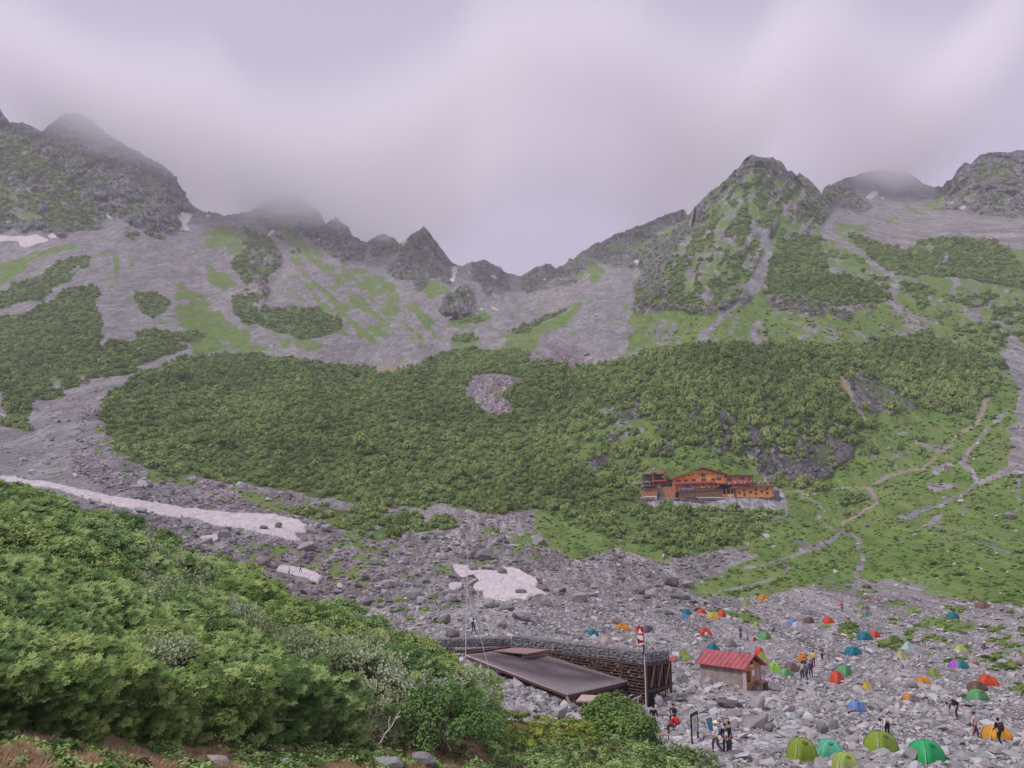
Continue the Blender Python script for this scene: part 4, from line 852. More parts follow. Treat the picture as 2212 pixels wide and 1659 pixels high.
def beam(bm, p, q, w, h=None):
    p, q = Vector(p), Vector(q); h = h or w; d = (q - p); z = Vector((0, 0, 1)); s = d.cross(z)
    s = s.normalized() if s.length > 1e-5 else Vector((1, 0, 0)); u = s.cross(d).normalized()
    c = [p + s * (i * w / 2) + u * (j * h / 2) for i, j in ((-1,-1),(1,-1),(1,1),(-1,1))]; prism(bm, c, d)
def nbm(): return bmesh.new()
def wood(name, c, sc=3.0, boards=True):
    def f(nt, N, L, b):
        tc = N.new('ShaderNodeTexCoord'); n = noise(N, L, tc.outputs['Object'], sc, 6, .65); lo = tuple(x * .6 for x in c); hi = tuple(min(1, x * 1.35) for x in c)
        col = ramp(N, L, n.outputs[0], (.3, lo), (.5, c), (.72, hi))
        if boards:
            w = N.new('ShaderNodeTexWave'); w.bands_direction = 'Z'; w.inputs['Scale'].default_value = 1.6; L.new(tc.outputs['Object'], w.inputs[0])
            col = mix(N, L, ramp(N, L, w.outputs[0], (.0, (.45, .45, .45)), (.12, (0, 0, 0))), col, tuple(x * .35 for x in c))
        L.new(col, b.inputs['Base Color']); bump(N, L, b, n.outputs[0], .3, .03)
    return mat(name, rough=.8, build=f, spec=.2)
M_TIMBER = wood('brown_timber', (.11, .062, .048), 6, False); M_PLANK = wood('weathered_plank', (.28, .19, .16), 8, False)
M_METROOF = mat('brown_metal_roof', rough=.6, build=vary((.56, .49, .53), 2.5, .12), spec=.25)
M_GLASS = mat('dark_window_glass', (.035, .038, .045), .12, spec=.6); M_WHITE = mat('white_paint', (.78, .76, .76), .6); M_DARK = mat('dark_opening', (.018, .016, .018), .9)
M_PIPE = mat('pale_metal_pole', (.62, .60, .63), .4, spec=.5); M_IRON = mat('black_iron', (.025, .023, .025), .6)
M_GABION = None
def stonefill(name, lo, hi, sc=5.0):
    def f(nt, N, L, b):
        P = N.new('ShaderNodeNewGeometry').outputs['Position']; v = N.new('ShaderNodeTexVoronoi'); v.inputs['Scale'].default_value = sc; L.new(P, v.inputs['Vector'])
        v2 = N.new('ShaderNodeTexVoronoi'); v2.feature = 'DISTANCE_TO_EDGE'; v2.inputs['Scale'].default_value = sc; L.new(P, v2.inputs['Vector'])
        s = N.new('ShaderNodeSeparateColor'); L.new(v.outputs['Color'], s.inputs[0]); c = ramp(N, L, s.outputs[0], (0, lo), (1, hi))
        c = mix(N, L, ramp(N, L, v2.outputs[0], (.0, (1, 1, 1)), (.09, (0, 0, 0))), c, (.03, .03, .03)); L.new(c, b.inputs['Base Color']); bump(N, L, b, ramp(N, L, v2.outputs[0], (0, (0, 0, 0)), (.3, (1, 1, 1))), 1.0, .12)
    return mat(name, rough=.95, build=f, spec=.1)
M_FILL = stonefill('gabion_stones', (.15, .145, .14), (.40, .38, .38), 3.6); M_MASON = stonefill('retaining_wall_stones', (.15, .14, .15), (.38, .36, .38), 1.3)
M_WIRE = mat('galvanised_wire', (.42, .44, .47), .35, spec=.5, metal=.5)
def rocks_into(bm, placer, n, r, dmin, dmax):
    for i in range(n):
        p = placer(i); d = r.uniform(dmin, dmax); q = rnd_dirs(9, r) * np.array([1, .8, .65]) * d * .5; a = r.uniform(0, 6.28)
        vs = [bm.verts.new((p[0] + x * math.cos(a) - y * math.sin(a), p[1] + x * math.sin(a) + y * math.cos(a), p[2] + z)) for x, y, z in q]
        g = bmesh.ops.convex_hull(bm, input=vs); bad = [e for e in g['geom_interior'] + g['geom_unused'] if isinstance(e, bmesh.types.BMVert)]
        if bad: bmesh.ops.delete(bm, geom=list(set(bad)), context='VERTS')
M_LOOSE = rock_mat('wall_stone', (.13, .125, .125), (.28, .265, .27), (.52, .49, .49)); M_TAN = rock_mat('crib_stone', (.14, .11, .10), (.32, .25, .22), (.56, .45, .38))
rB = np.random.default_rng(77)
# --------- gabion wall (two arms) above the sunken building
K = Vector((10.5, 66.0, CAM_Z - 9.57)); Lw = Vector((-.1, 77.1, CAM_Z - 9.57)); Mw = Vector((12.75, 67.8, CAM_Z - 9.57)); Nw = Vector((-9.4, 74.6, CAM_Z - 9.45))
def gabion(name, P, Q, h, depthv, label, cat='wall'):
    root = empty(name, P); tag(root, label, cat, 'stone filled gabion walls'); d = Q - P; L_ = d.length; u = d.normalized(); dv = Vector(depthv)
    bm = nbm(); core = [Vector((0,0,0)) + dv * .1, d + dv * .1, d + dv * .9, dv * .9]; prism(bm, [c for c in core], (0, 0, h * .93)); bm_obj('core', bm, M_FILL, root)
    bm = nbm(); n = int(L_ * 26)
    def pl(i):
        t = rB.uniform(.01, .99); 
        if i % 3 < 2: return d * t + dv * .06 + Vector((0, 0, rB.uniform(.12, h - .1)))
        return d * t + dv * rB.uniform(.05, .95) + Vector((0, 0, h - .05))
    rocks_into(bm, pl, n, rB, .2, .42); bm_obj('stone_fill', bm, M_LOOSE, root)
    bm = nbm()
    for k in range(int(L_ / .5) + 1):
        p = u * min(k * .5, L_) - dv * .04; beam(bm, p, p + Vector((0, 0, h + .03)), .018); beam(bm, p + Vector((0, 0, h + .03)), p + dv * 1.05 + Vector((0, 0, h + .03)), .018)
    for k in range(5):
        z = Vector((0, 0, .02 + k * (h / 4))); beam(bm, -dv * .04 + z, d - dv * .04 + z, .018)
    for k in range(4): beam(bm, dv * (k / 3) + Vector((0, 0, h + .03)), d + dv * (k / 3) + Vector((0, 0, h + .03)), .018)
    bm_obj('wire_cage', bm, M_WIRE, root); return root
bd = (Vector((.72, .69, 0)))
gabion('gabion_wall', Lw, K, .9, bd * 1.1, 'long stone filled gabion wall running down behind the brown roof to the timber corner')
gabion('gabion_wall', K, Mw, .88, (-.55, .62, 0), 'short stone filled gabion wall on top of the diagonally braced timber end')
gabion('gabion_wall', Nw, Lw, .72, (-.25, .95, 0), 'low stone filled gabion wall running left from the brown roof towards the thicket')
# --------- timber crib wall under it
root = empty('timber_crib_wall', K); tag(root, 'brown timber crib wall full of stones beside the brown metal roof', 'wall')
u = (Lw - K); Lc = u.length; u = u.normalized(); nrm = Vector((-.72, -.69, 0)); hgt = 3.25
bm = nbm(); prism(bm, [nrm * -.15 + Vector((0,0,-hgt)), u * Lc + nrm * -.15 + Vector((0,0,-hgt)), u * Lc + nrm * -.9 + Vector((0,0,-hgt)), nrm * -.9 + Vector((0,0,-hgt))], (0, 0, hgt - .05)); bm_obj('core', bm, M_DARK, root)
bm = nbm(); rocks_into(bm, lambda i: u * rB.uniform(.1, Lc) + nrm * -.1 + Vector((0, 0, -rB.uniform(.12, hgt))), 560, rB, .2, .36); bm_obj('stone_fill', bm, M_TAN, root)
bm = nbm()
for k in range(14): z = Vector((0, 0, -.1 - k * .235)); beam(bm, z, u * Lc + z, .09, .075)
bm_obj('slats', bm, M_TIMBER, root)
for k in range(7):
    bm = nbm(); p = u * (k * 2.4) + nrm * .07; beam(bm, p + Vector((0, 0, -hgt)), p + Vector((0, 0, .02)), .16); bm_obj('post', bm, M_TIMBER, root)
# --------- braced timber end
root = empty('braced_timber_end', K); tag(root, 'end of the crib wall with three diagonal timber braces below the short gabion', 'wall')
e = Mw - K; Le = e.length; ue = e.normalized(); ne = Vector((.6, -.75, 0)).normalized()
bm = nbm(); prism(bm, [ue * .05 + Vector((0,0,-2.6)) - ne * .2, e + Vector((0,0,-2.1)) - ne * .2, e - ne * .2, ue * .05 - ne * .2], -ne * .5); bm_obj('core', bm, M_DARK, root)
for k in range(5):
    bm = nbm(); p = e * (k / 4) + ne * .02; beam(bm, p + Vector((0, 0, -3.0 + k * .15)), p, .13 if k % 2 == 0 else .09); bm_obj('post', bm, M_TIMBER, root)
for zz in (-.05, -2.0): bm = nbm(); beam(bm, Vector((0, 0, zz)) + ne * .05, e + Vector((0, 0, zz * .92)) + ne * .05, .13, .16); bm_obj('rail', bm, M_TIMBER, root)
for k in range(3): bm = nbm(); beam(bm, e * (.12 + k * .3) + Vector((0, 0, -1.7)) + ne * .14, e * (.3 + k * .3) + Vector((0, 0, -.15)) + ne * .14, .09); bm_obj('brace', bm, M_PLANK, root)
for k in range(10): bm = nbm(); p = e * (.06 + k * .1) - ne * .05; beam(bm, p + Vector((0, 0, -2.4)), p + Vector((0, 0, -.1)), .08); bm_obj('slat', bm, M_TIMBER, root)
# --------- the sunken building with its ribbed roof
def q7(zx, zy, Y): return at(896 + .27 * zx, 1152 + .27 * zy, Y)
A, B_, C_, D_ = q7(408, 975, 69.7), q7(1215, 1292, 61.7), q7(1690, 1180, 67.3), q7(880, 930, 72.9)
A.z = D_.z = CAM_Z - 9.3; B_.z = C_.z = CAM_Z - 11.0
root = empty('sunken_lodge', (B_ + C_) / 2 + Vector((0, 0, -2))); o0 = root.location.copy(); tag(root, 'low wooden building sunk in the rubble under a wide brown ribbed metal roof', 'building')
lp = lambda s, t: (A * (1 - s) + D_ * s) * (1 - t) + (B_ * (1 - s) + C_ * s) * t - o0
bm = nbm(); n = 27; ux = (C_ - B_).normalized()
prism(bm, [lp(0, 0), lp(1, 0), lp(1, 1), lp(0, 1)], (0, 0, -.1))
rf = bm_obj('roof', bm, M_METROOF, root); bm = nbm()
for k in range(n + 1):
    s = k / n; s0, s1 = max(0, s - .008), min(1, s + .008); a, b, c, d = lp(s0, 0), lp(s1, 0), lp(s1, 1), lp(s0, 1); z = Vector((0, 0, .004)); prism(bm, [a + z, b + z, c + z, d + z], (0, 0, .022))
bm_obj('standing_ribs', bm, mat('dark_roof_ribs', (.10, .08, .088), .6), rf)
bm = nbm(); dn = Vector((0, 0, -.2)); beam(bm, lp(-.01, 1.004) + dn, lp(1.01, 1.004) + dn, .08, .26); bm_obj('front_fascia', bm, M_TIMBER, root)
bm = nbm(); beam(bm, lp(-.012, 0) + dn, lp(-.012, 1.01) + dn * .5, .08, .16); bm_obj('side_fascia', bm, M_TIMBER, root)
bm = nbm(); beam(bm, lp(1.01, 0) + dn * .2, lp(1.01, 1.01) + dn * .2, .08, .16); bm_obj('edge_trim', bm, M_PLANK, root)
bm = nbm(); w0, w1, w2, w3 = lp(.02, .96), lp(.97, .96), lp(.97, .03), lp(.02, .03)
for v in (w0, w1, w2, w3): v.z = .1
prism(bm, [w0 + Vector((0,0,-.6)), w1 + Vector((0,0,-.6)), w2 + Vector((0,0,-.6)), w3 + Vector((0,0,-.6))], (0, 0, 2.28)); bm_obj('wall', bm, M_TIMBER, root)
for k in range(4):
    bm = nbm(); a = w0.lerp(w1, .12 + .22 * k) + Vector((.03, -.04, .3)); b = w0.lerp(w1, .24 + .22 * k) + Vector((.03, -.04, .3)); prism(bm, [a, b, b + Vector((0, 0, 1.1)), a + Vector((0, 0, 1.1))], Vector((.02, -.04, 0))); f = bm_obj('window', bm, M_GLASS, root)
h0, h1, h2, h3 = q7(635, 945, 71.2) - o0, q7(900, 970, 69.6) - o0, q7(1085, 938, 72.2) - o0, q7(800, 922, 74.0) - o0
bm = nbm(); prism(bm, [h0, h1, h2, h3], (0, 0, .09)); bm_obj('hatch_roof', bm, wood('worn_boards', (.30, .20, .18), 4, False), root)
bm = nbm(); f0, f1 = q7(853, 978, 69.9) - o0, q7(1070, 950, 72.0) - o0; prism(bm, [f0, f1, f1 + Vector((0, 0, -1.6)), f0 + Vector((0, 0, -1.6))], (.05, .12, 0)); bm_obj('hatch_front', bm, M_PLANK, root)
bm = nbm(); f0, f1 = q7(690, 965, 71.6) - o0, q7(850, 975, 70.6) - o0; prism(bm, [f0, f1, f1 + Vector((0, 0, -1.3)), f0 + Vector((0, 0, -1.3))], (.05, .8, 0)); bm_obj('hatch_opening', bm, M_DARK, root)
bm = nbm(); beam(bm, q7(280, 950, 73.2) - o0, q7(640, 922, 75.2) - o0, .5, .22); beam(bm, q7(408, 962, 70.2) - o0, q7(760, 912, 74.5) - o0, .3, .18); bm_obj('back_beam', bm, M_TIMBER, root)
bm = nbm(); prism(bm, [q7(1290, 1340, 57.8) - o0, q7(1335, 1290, 60.5) - o0, q7(1700, 1306, 61.0) - o0, q7(1640, 1345, 58.5) - o0], (0, 0, -.1)); bm_obj('entrance_canopy', bm, mat('pinkish_boards', rough=.8, build=vary((.46, .34, .32), 4, .25)), root)
bm = nbm()
for a, b in (((1215, 1310, 61), (1235, 1400, 60.5)), ((1215, 1310, 61), (1250, 1370, 60.5))): beam(bm, q7(*a) - o0, q7(*b) - o0, .12)
bm_obj('strut', bm, M_PLANK, root)
bm = nbm()
for a, b in (((1660, 1340, 58), (1740, 1290, 61)), ((1600, 1342, 58), (1600, 1385, 58)), ((1700, 1350, 59), (1810, 1300, 63)), ((1700, 1350, 59), (1700, 1395, 59)), ((1785, 1310, 62), (1785, 1360, 62))): beam(bm, q7(*a) - o0, q7(*b) - o0, .05)
bm_obj('handrail', bm, M_PIPE, root)
# --------- masts, flags
def pole(name, p, top, r, m, label, cat): root = empty(name, p); tag(root, label, cat); bm = nbm(); tube(bm, [(0, 0, 0), Vector(top) - Vector(p)], [r, r * .5], 8); bm_obj('shaft', bm, m, root); return root
pm = q7(405, 1000, 68.9); pt = q7(425, 128, 68.9); root = pole('antenna_mast', pm, pt, .035, M_PIPE, 'tall thin pale antenna mast at the left corner of the brown roof', 'mast')
for a in ((600, 1110, 64.5), (385, 1010, 74), (545, 880, 76)):
    bm = nbm(); g = q7(*a); tube(bm, [(Vector(pt) - pm) * .62, g - pm], [.012, .012], 4); bm_obj('guy_wire', bm, M_PIPE, root)
fp = at(1396, 1530, 65.6); ft = at(1390, 1350, 65.6); root = pole('flagpole', fp, ft, .045, M_PIPE, 'slender pale flagpole at the timber corner carrying a red flag', 'flagpole')
def flag(name, px0, py0, px1, py1, Y, m, label, mark=None):
    a, b = at(px0, py0, Y), at(px1, py1, Y); root = empty(name, at(px1, py0, Y)); tag(root, label, 'flag'); o = root.location; nx, nz = 14, 12
    W, H = b.x - a.x, a.z - b.z; V = [(-W * (1 - i / nx) * (1 - .22 * (j / nz)), .10 * math.sin(i * 1.1 + j * .5) , -H * j / nz + .10 * (1 - i / nx) * math.sin(j * .9)) for j in range(nz + 1) for i in range(nx + 1)]
    link('cloth', mesh_np('cloth', V, grid_faces(nz + 1, nx + 1), True), m, root)
    if mark:
        for nm, poly in mark:
            pts = [(-W * (1 - u) , -.115 + .10 * math.sin(u * nx * 1.1 + v * nz * .5) * 0, -H * v) for u, v in poly]; bm = nbm(); prism(bm, pts, (0, .012, 0)); bm_obj(nm, bm, M_WHITE, root)
M_RED = mat('red_cloth', (.58, .045, .04), .8); M_NAVY = mat('navy_cloth', (.04, .07, .24), .8)
flag('red_flag', 1372, 1353.5, 1390, 1388, 65.5, M_RED, 'red flag with a white emblem hanging from the flagpole', [('emblem', [(.42, .12), (.50, .12), (.85, .44), (.22, .42)]), ('emblem', [(.15, .50), (.88, .56), (.84, .86), (.55, .84), (.16, .70)])])
flag('blue_flag', 1385, 1393, 1392, 1411, 65.5, M_NAVY, 'small navy blue flag below the red one on the flagpole', [('emblem', [(.15, .15), (.35, .15), (.35, .8), (.15, .8)])])
# --------- red roofed hut
gp = at(1607.8, 1496, 75); th = math.atan2(.66, .75); root = empty('red_roofed_hut', gp, th); tag(root, 'small wooden hut with a red metal roof and an orange gable front among the tents', 'hut')
W_, Lh, Hh, Rh = 2.9, 4.6, 2.1, .95
M_REDROOF = mat('red_metal_roof', rough=.5, build=vary((.36, .095, .105), 1.6, .3), spec=.3); M_ORWOOD = wood('orange_brown_boards', (.52, .23, .11), 3, False); M_GREYBOARD = wood('grey_weathered_boards', (.30, .245, .23), 2, False)
bm = nbm(); box(bm, (0, .04, -.4), (.06, Lh, Hh)); box(bm, (W_ - .06, .04, -.4), (W_, Lh, Hh)); box(bm, (.06, Lh - .06, -.4), (W_ - .06, Lh, Hh)); bm_obj('side_walls', bm, M_GREYBOARD, root)
bm = nbm(); prism(bm, [(0, 0, -.2), (W_, 0, -.2), (W_, 0, Hh), (W_ / 2, 0, Hh + Rh * .62), (0, 0, Hh)], (0, .05, 0)); bm_obj('gable_wall', bm, M_ORWOOD, root)
ov, fr = .38, .42
for s in (0, 1):
    bm = nbm(); x0, x1 = (-ov, W_ / 2) if s == 0 else (W_ + ov, W_ / 2); z0, z1 = Hh - .12, Hh + Rh
    prism(bm, [(x0, -fr, z0), (x1, -fr, z1), (x1, Lh + .3, z1), (x0, Lh + .3, z0)], (0, 0, .06))
    for k in range(11):
        y = -fr + .02 + k * (Lh + .3 + fr - .04) / 10; prism(bm, [(x0, y - .02, z0 + .062), (x1, y - .02, z1 + .062), (x1, y + .02, z1 + .062), (x0, y + .02, z0 + .062)], (0, 0, .05))
    bm_obj('roof', bm, M_REDROOF, root)
bm = nbm(); box(bm, (.12, -.03, 0), (1.12, 0, 1.8)); dr = bm_obj('door', bm, wood('orange_door', (.42, .19, .07), 4, False), root)
bm = nbm()
for i in range(3):
    for j in range(3): box(bm, (.2 + i * .29, -.045, .78 + j * .33), (.45 + i * .29, -.032, 1.06 + j * .33))
bm_obj('glass', bm, M_GLASS, dr)
for nm, x0, x1, z0, z1, m in (('notice', 1.35, 1.75, 1.25, 1.75, M_WHITE), ('window', 1.98, 2.5, .75, 1.8, mat('frosted_glass', (.33, .34, .35), .4)), ('name_board', 1.05, 1.7, 2.05, 2.2, mat('pale_board', (.62, .5, .42), .7)), ('vent', 1.1, 1.6, 2.3, 2.5, M_DARK)):
    bm = nbm(); box(bm, (x0, -.03, z0), (x1, -.002, z1)); bm_obj(nm, bm, m, root)
bm = nbm(); box(bm, (-.12, -.35, -.1), (-.06, .0, 1.75)); bm_obj('windbreak_board', bm, mat('pinkish_panel', rough=.7, build=vary((.46, .36, .36), 4, .2)), root)
for nm, a, b, m, lab, ct in (('wall_shelf', (1.6, -.75, .68), (2.9, -.15, .75), M_PLANK, 'grey plank bench shelf in front of the hut gable', 'bench'), ('step_stone', (-.1, -1.1, -.2), (1.5, -.1, -.05), mat('orange_stone', rough=.9, build=vary((.52, .33, .24), 3, .3)), 'orange stone doorstep of the red roofed hut', 'doorstep')):
    bm = nbm(); box(bm, a, b)
    if nm == 'wall_shelf':
        for x in (1.7, 2.7): box(bm, (x, -.7, -.1), (x + .08, -.2, .68))
    o = bm_obj(nm, bm, m); o.location = gp; o.rotation_euler = (0, 0, th); tag(o, lab, ct)
bm = nbm(); box(bm, (1.3, -.55, -.1), (1.95, -.1, .45)); 
for k in range(4): box(bm, (1.32 + k * .16, -.57, -.05), (1.42 + k * .16, -.552, .4))
o = bm_obj('wooden_crate', bm, M_GREYBOARD); o.location = gp; o.rotation_euler = (0, 0, th); tag(o, 'grey slatted wooden crate standing under the shelf of the red roofed hut', 'crate')

# --------- the orange mountain hut on its stone terrace (sheet scale .02427 m)
HY = 273.0; HO = at(1365.4 + 1040 * .1317 + .0, 990.0 + 560 * .1543, HY)
HO = at(1365.35 + 1040 * .15431, 989.9 + 560 * .15431, HY); KS = .15431 / FQ * HY * 1.009
def hx(z): return (z - 1040) * KS
def hz(z): return (560 - z) * KS
M_ORANGE = wood('orange_painted_boards', (.78, .31, .09), 1.2); M_OBRN = wood('rust_brown_boards', (.46, .20, .10), 1.2); M_BRN = wood('dark_brown_boards', (.21, .115, .08), 1.2); M_GREYWALL = wood('dark_grey_boards', (.10, .085, .10), 1.5)
M_HROOF = mat('crimson_roof', rough=.5, build=vary((.40, .07, .08), .8, .2), spec=.35); M_FASC = mat('maroon_fascia', (.20, .055, .06), .6)
def part(root, name, x0, x1, z0, z1, y0, y1, m):
    bm = nbm(); box(bm, (hx(x0), y0, hz(z0)), (hx(x1), y1, hz(z1))); return bm_obj(name, bm, m, root)
def win(root, x0, x1, z0, z1, y, shutter=False):
    bm = nbm(); t = 5; box(bm, (hx(x0), y - .09, hz(z1)), (hx(x1), y - .003, hz(z0))); f = bm_obj('window', bm, wood('window_frame', (.20, .12, .09), 3, False) if 'window_frame' not in bpy.data.materials else bpy.data.materials['window_frame'], root)
    bm = nbm(); w = (x1 - x0); k = 2 if w > 40 else 1
    for i in range(k):
        a = x0 + 3 + i * (w - 3) / k; b = x0 + (i + 1) * (w - 3) / k; box(bm, (hx(a), y - .11, hz(z1 - 4)), (hx(b), y - .092, hz(z0 + 4)))
    bm_obj('pane', bm, M_GLASS, f)
hut = empty('mountain_hut', HO); tag(hut, 'large orange wooden mountain hut with a crimson gable roof on a stone terrace', 'building')
bm = nbm(); prism(bm, [(hx(635), 4, hz(470)), (hx(1350), 4, hz(470)), (hx(1350), 4, hz(222)), (hx(1040), 4, hz(148)), (hx(635), 4, hz(285))], (0, 9, 0)); bm_obj('main_wall', bm, M_ORANGE, hut)
for p, q in (((612, 290), (1040, 135)), ((1380, 226), (1040, 135))):
    bm = nbm(); a, b = (hx(p[0]), 3.2, hz(p[1])), (hx(q[0]), 3.2, hz(q[1])); prism(bm, [a, b, (b[0], 3.2, b[2] + .36), (a[0], 3.2, a[2] + .36)], (0, 10.5, 0)); bm_obj('roof', bm, M_HROOF, hut)
    bm = nbm(); prism(bm, [(a[0], 3.1, a[2] - .05), (b[0], 3.1, b[2] - .05), (b[0], 3.1, b[2] + .30), (a[0], 3.1, a[2] + .30)], (0, .09, 0)); bm_obj('barge_board', bm, M_FASC, hut)
def lean(root, x0, x1, zt, zb, y0, y1, m=M_HROOF, name='lower_roof', slant=0):
    bm = nbm(); prism(bm, [(hx(x0), y0, hz(zb)), (hx(x1), y0, hz(zb - slant)), (hx(x1), y1, hz(zt - slant)), (hx(x0), y1, hz(zt))], (0, 0, .14)); bm_obj(name, bm, m, root)
lean(hut, 606, 1205, 332, 362, 1.6, 4.0, slant=22); lean(hut, 1200, 1375, 345, 364, 2.6, 4.0, M_FASC, slant=4)
for w in ((1020,1075,200,255),(980,1005,205,232),(1085,1110,200,228),(840,865,225,243),(1230,1260,202,217),(665,732,292,330),(775,836,290,328),(880,942,283,320),(1020,1085,276,313),(1160,1210,270,305),(1230,1297,264,300),(800,858,366,408),(905,967,364,402),(1008,1062,352,378),(1120,1180,350,372)): win(hut, *w, 4.0)
for x in (760, 905, 1185): part(hut, 'beam_end', x, x + 8, 240 - (x == 905) * 40 - (x == 1185) * 55 + 30, 240 - (x == 905) * 40 - (x == 1185) * 55, 3.85, 3.997, M_BRN)
part(hut, 'door', 627, 650, 455, 405, 3.9, 3.997, M_DARK)
# right wing
part(hut, 'right_wing_wall', 1375, 1742, 420, 238, 4.6, 11, M_OBRN); part(hut, 'right_wing_roof', 1362, 1768, 240, 226, 4.0, 11.6, M_FASC)
lean(hut, 1375, 1700, 328, 350, 3.0, 4.6, M_HROOF, slant=12)
for w in ((1390,1445,265,305),(1565,1628,253,290),(1690,1712,260,306)): win(hut, *w, 4.6)
part(hut, 'corner_post', 1742, 1752, 420, 232, 4.4, 4.6, M_BRN)
bm = nbm(); tube(bm, [(hx(1360), 3.7, hz(270)), (hx(1362), 3.7, hz(340)), (hx(1350), 3.7, hz(380)), (hx(1350), 3.7, hz(430))], [.09] * 4, 6); bm_obj('downpipe', bm, M_PIPE, hut)
# terrace and lower storey
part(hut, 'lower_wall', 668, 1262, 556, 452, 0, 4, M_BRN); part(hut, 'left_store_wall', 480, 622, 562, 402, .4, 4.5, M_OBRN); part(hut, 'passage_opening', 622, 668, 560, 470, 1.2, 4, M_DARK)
bm = nbm(); prism(bm, [(hx(640), -.25, hz(470)), (hx(1262), -.25, hz(437)), (hx(1262), -.25, hz(444)), (hx(640), -.25, hz(478))], (0, 4.2, 0)); bm_obj('terrace_deck', bm, M_BRN, hut)
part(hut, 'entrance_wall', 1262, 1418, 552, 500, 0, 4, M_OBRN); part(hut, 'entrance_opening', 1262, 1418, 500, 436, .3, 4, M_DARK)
for x in (1262, 1318, 1372, 1408): part(hut, 'entrance_post', x, x + 9, 500, 430, -.05, .12, M_PLANK)
part(hut, 'sign_board', 1340, 1415, 538, 503, -.1, -.02, mat('yellow_sign', (.72, .45, .16), .7))
part(hut, 'lower_wing_wall', 1418, 1962, 545, 402, -.2, 4.5, M_ORANGE); part(hut, 'wall_end', 1418, 1456, 545, 425, -.26, -.203, M_BRN)
bm = nbm(); prism(bm, [(hx(1375), -.9, hz(436)), (hx(2000), -.9, hz(400)), (hx(2000), -.9, hz(384)), (hx(1375), -.9, hz(416))], (0, 5.4, 0)); bm_obj('upper_deck', bm, M_FASC, hut)
for w in ((1478,1511,465,501),(1548,1583,435,468),(1548,1583,490,526),(1630,1664,455,492),(1707,1741,430,460),(1707,1741,482,516),(1786,1820,448,486),(1861,1896,420,452),(1861,1896,474,509)): win(hut, *w, -.2)
bm = nbm()
for k in range(24):
    x = 1380 + k * 27; z = 418 - (x - 1375) * .051; beam(bm, (hx(x), -.82, hz(z)), (hx(x), -.82, hz(z - 30)), .05)
beam(bm, (hx(1375), -.82, hz(387)), (hx(2000), -.82, hz(354)), .06); beam(bm, (hx(1375), -.82, hz(400)), (hx(2000), -.82, hz(369)), .04)
for k in range(22):
    x = 650 + k * 28; z = 470 - (x - 640) * .053; beam(bm, (hx(x), -.15, hz(z)), (hx(x), -.15, hz(z - 34)), .05)
beam(bm, (hx(645), -.15, hz(436)), (hx(1262), -.15, hz(403)), .06); bm_obj('terrace_railing', bm, M_FASC, hut)
bm = nbm(); prism(bm, [(hx(665), -.24, hz(457)), (hx(860), -.24, hz(447)), (hx(860), -.24, hz(412)), (hx(665), -.24, hz(422))], (0, .03, 0)); b_ = bm_obj('banner', bm, mat('blue_grey_banner', rough=.8, build=vary((.20, .20, .36), .9, .5))); b_.location = HO; tag(b_, 'blue grey banner hung on the terrace railing of the orange hut', 'banner')
bm = nbm()
for k in range(14): a = 900 + k * 26; box(bm, (hx(a), -.06, hz(552)), (hx(a + 20), -.003, hz(545)))
bm_obj('ground_vents', bm, M_WHITE, hut); part(hut, 'white_base', 940, 1335, 558, 552, -.3, 3, mat('pale_concrete', (.55, .52, .53), .9)); part(hut, 'white_pipe', 1324, 1333, 640, 556, -.5, -.42, M_WHITE)
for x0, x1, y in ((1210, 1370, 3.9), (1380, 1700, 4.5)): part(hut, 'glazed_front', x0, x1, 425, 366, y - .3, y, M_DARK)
# left annex
an = empty('annex_building', HO); tag(an, 'dark grey two storey annex with crimson roofs left of the orange hut', 'building')
part(an, 'upper_wall', 250, 545, 300, 205, 8, 13, M_GREYWALL); part(an, 'balcony_shade_panel', 372, 528, 285, 200, 7.8, 7.997, mat('shadowed_boards', (.045, .038, .045), .9)); lean(an, 236, 360, 190, 210, 7, 13.5, name='roof', slant=8); lean(an, 345, 582, 150, 186, 6.4, 13.5, name='roof', slant=16)  # balcony is a flat panel, its shade put into a darkened wall colour
lean(an, 345, 545, 292, 318, 6.2, 8, slant=12); part(an, 'lower_wall', 355, 548, 402, 308, 7, 12, M_GREYWALL); part(an, 'door', 415, 475, 400, 345, 6.9, 6.997, M_OBRN)
for x in (362, 528): part(an, 'post', x, x + 10, 290, 190, 6.9, 7.1, M_OBRN)
for w in ((372,398,350,376),(485,515,345,365),(280,306,245,272)): win(an, *w, 7.0 if w[0] > 360 else 8.0)
part(an, 'bright_panel', 497, 530, 258, 222, 7.7, 7.79, M_ORANGE); part(an, 'link_wall', 545, 632, 390, 338, 6.5, 10, M_GREYWALL); part(an, 'link_roof', 540, 636, 338, 328, 6.0, 10, M_FASC)
st = empty('store_shed', HO); tag(st, 'small rust brown shed with a white base at the left end of the hut terrace', 'shed')
part(st, 'wall', 182, 370, 530, 432, 0, 4.5, M_OBRN); part(st, 'white_base', 180, 356, 566, 530, -.04, 4.5, M_WHITE); part(st, 'shutter', 198, 340, 564, 542, -.1, -.043, M_OBRN); part(st, 'roof', 176, 378, 432, 420, -.3, 4.7, M_FASC); part(st, 'opening', 212, 332, 420, 398, .8, 3.5, M_DARK); part(st, 'upper_roof', 205, 340, 400, 394, .5, 3.8, M_FASC)
for x in (190, 228, 268): win(st, x, x + 30, 446, 466, 0)
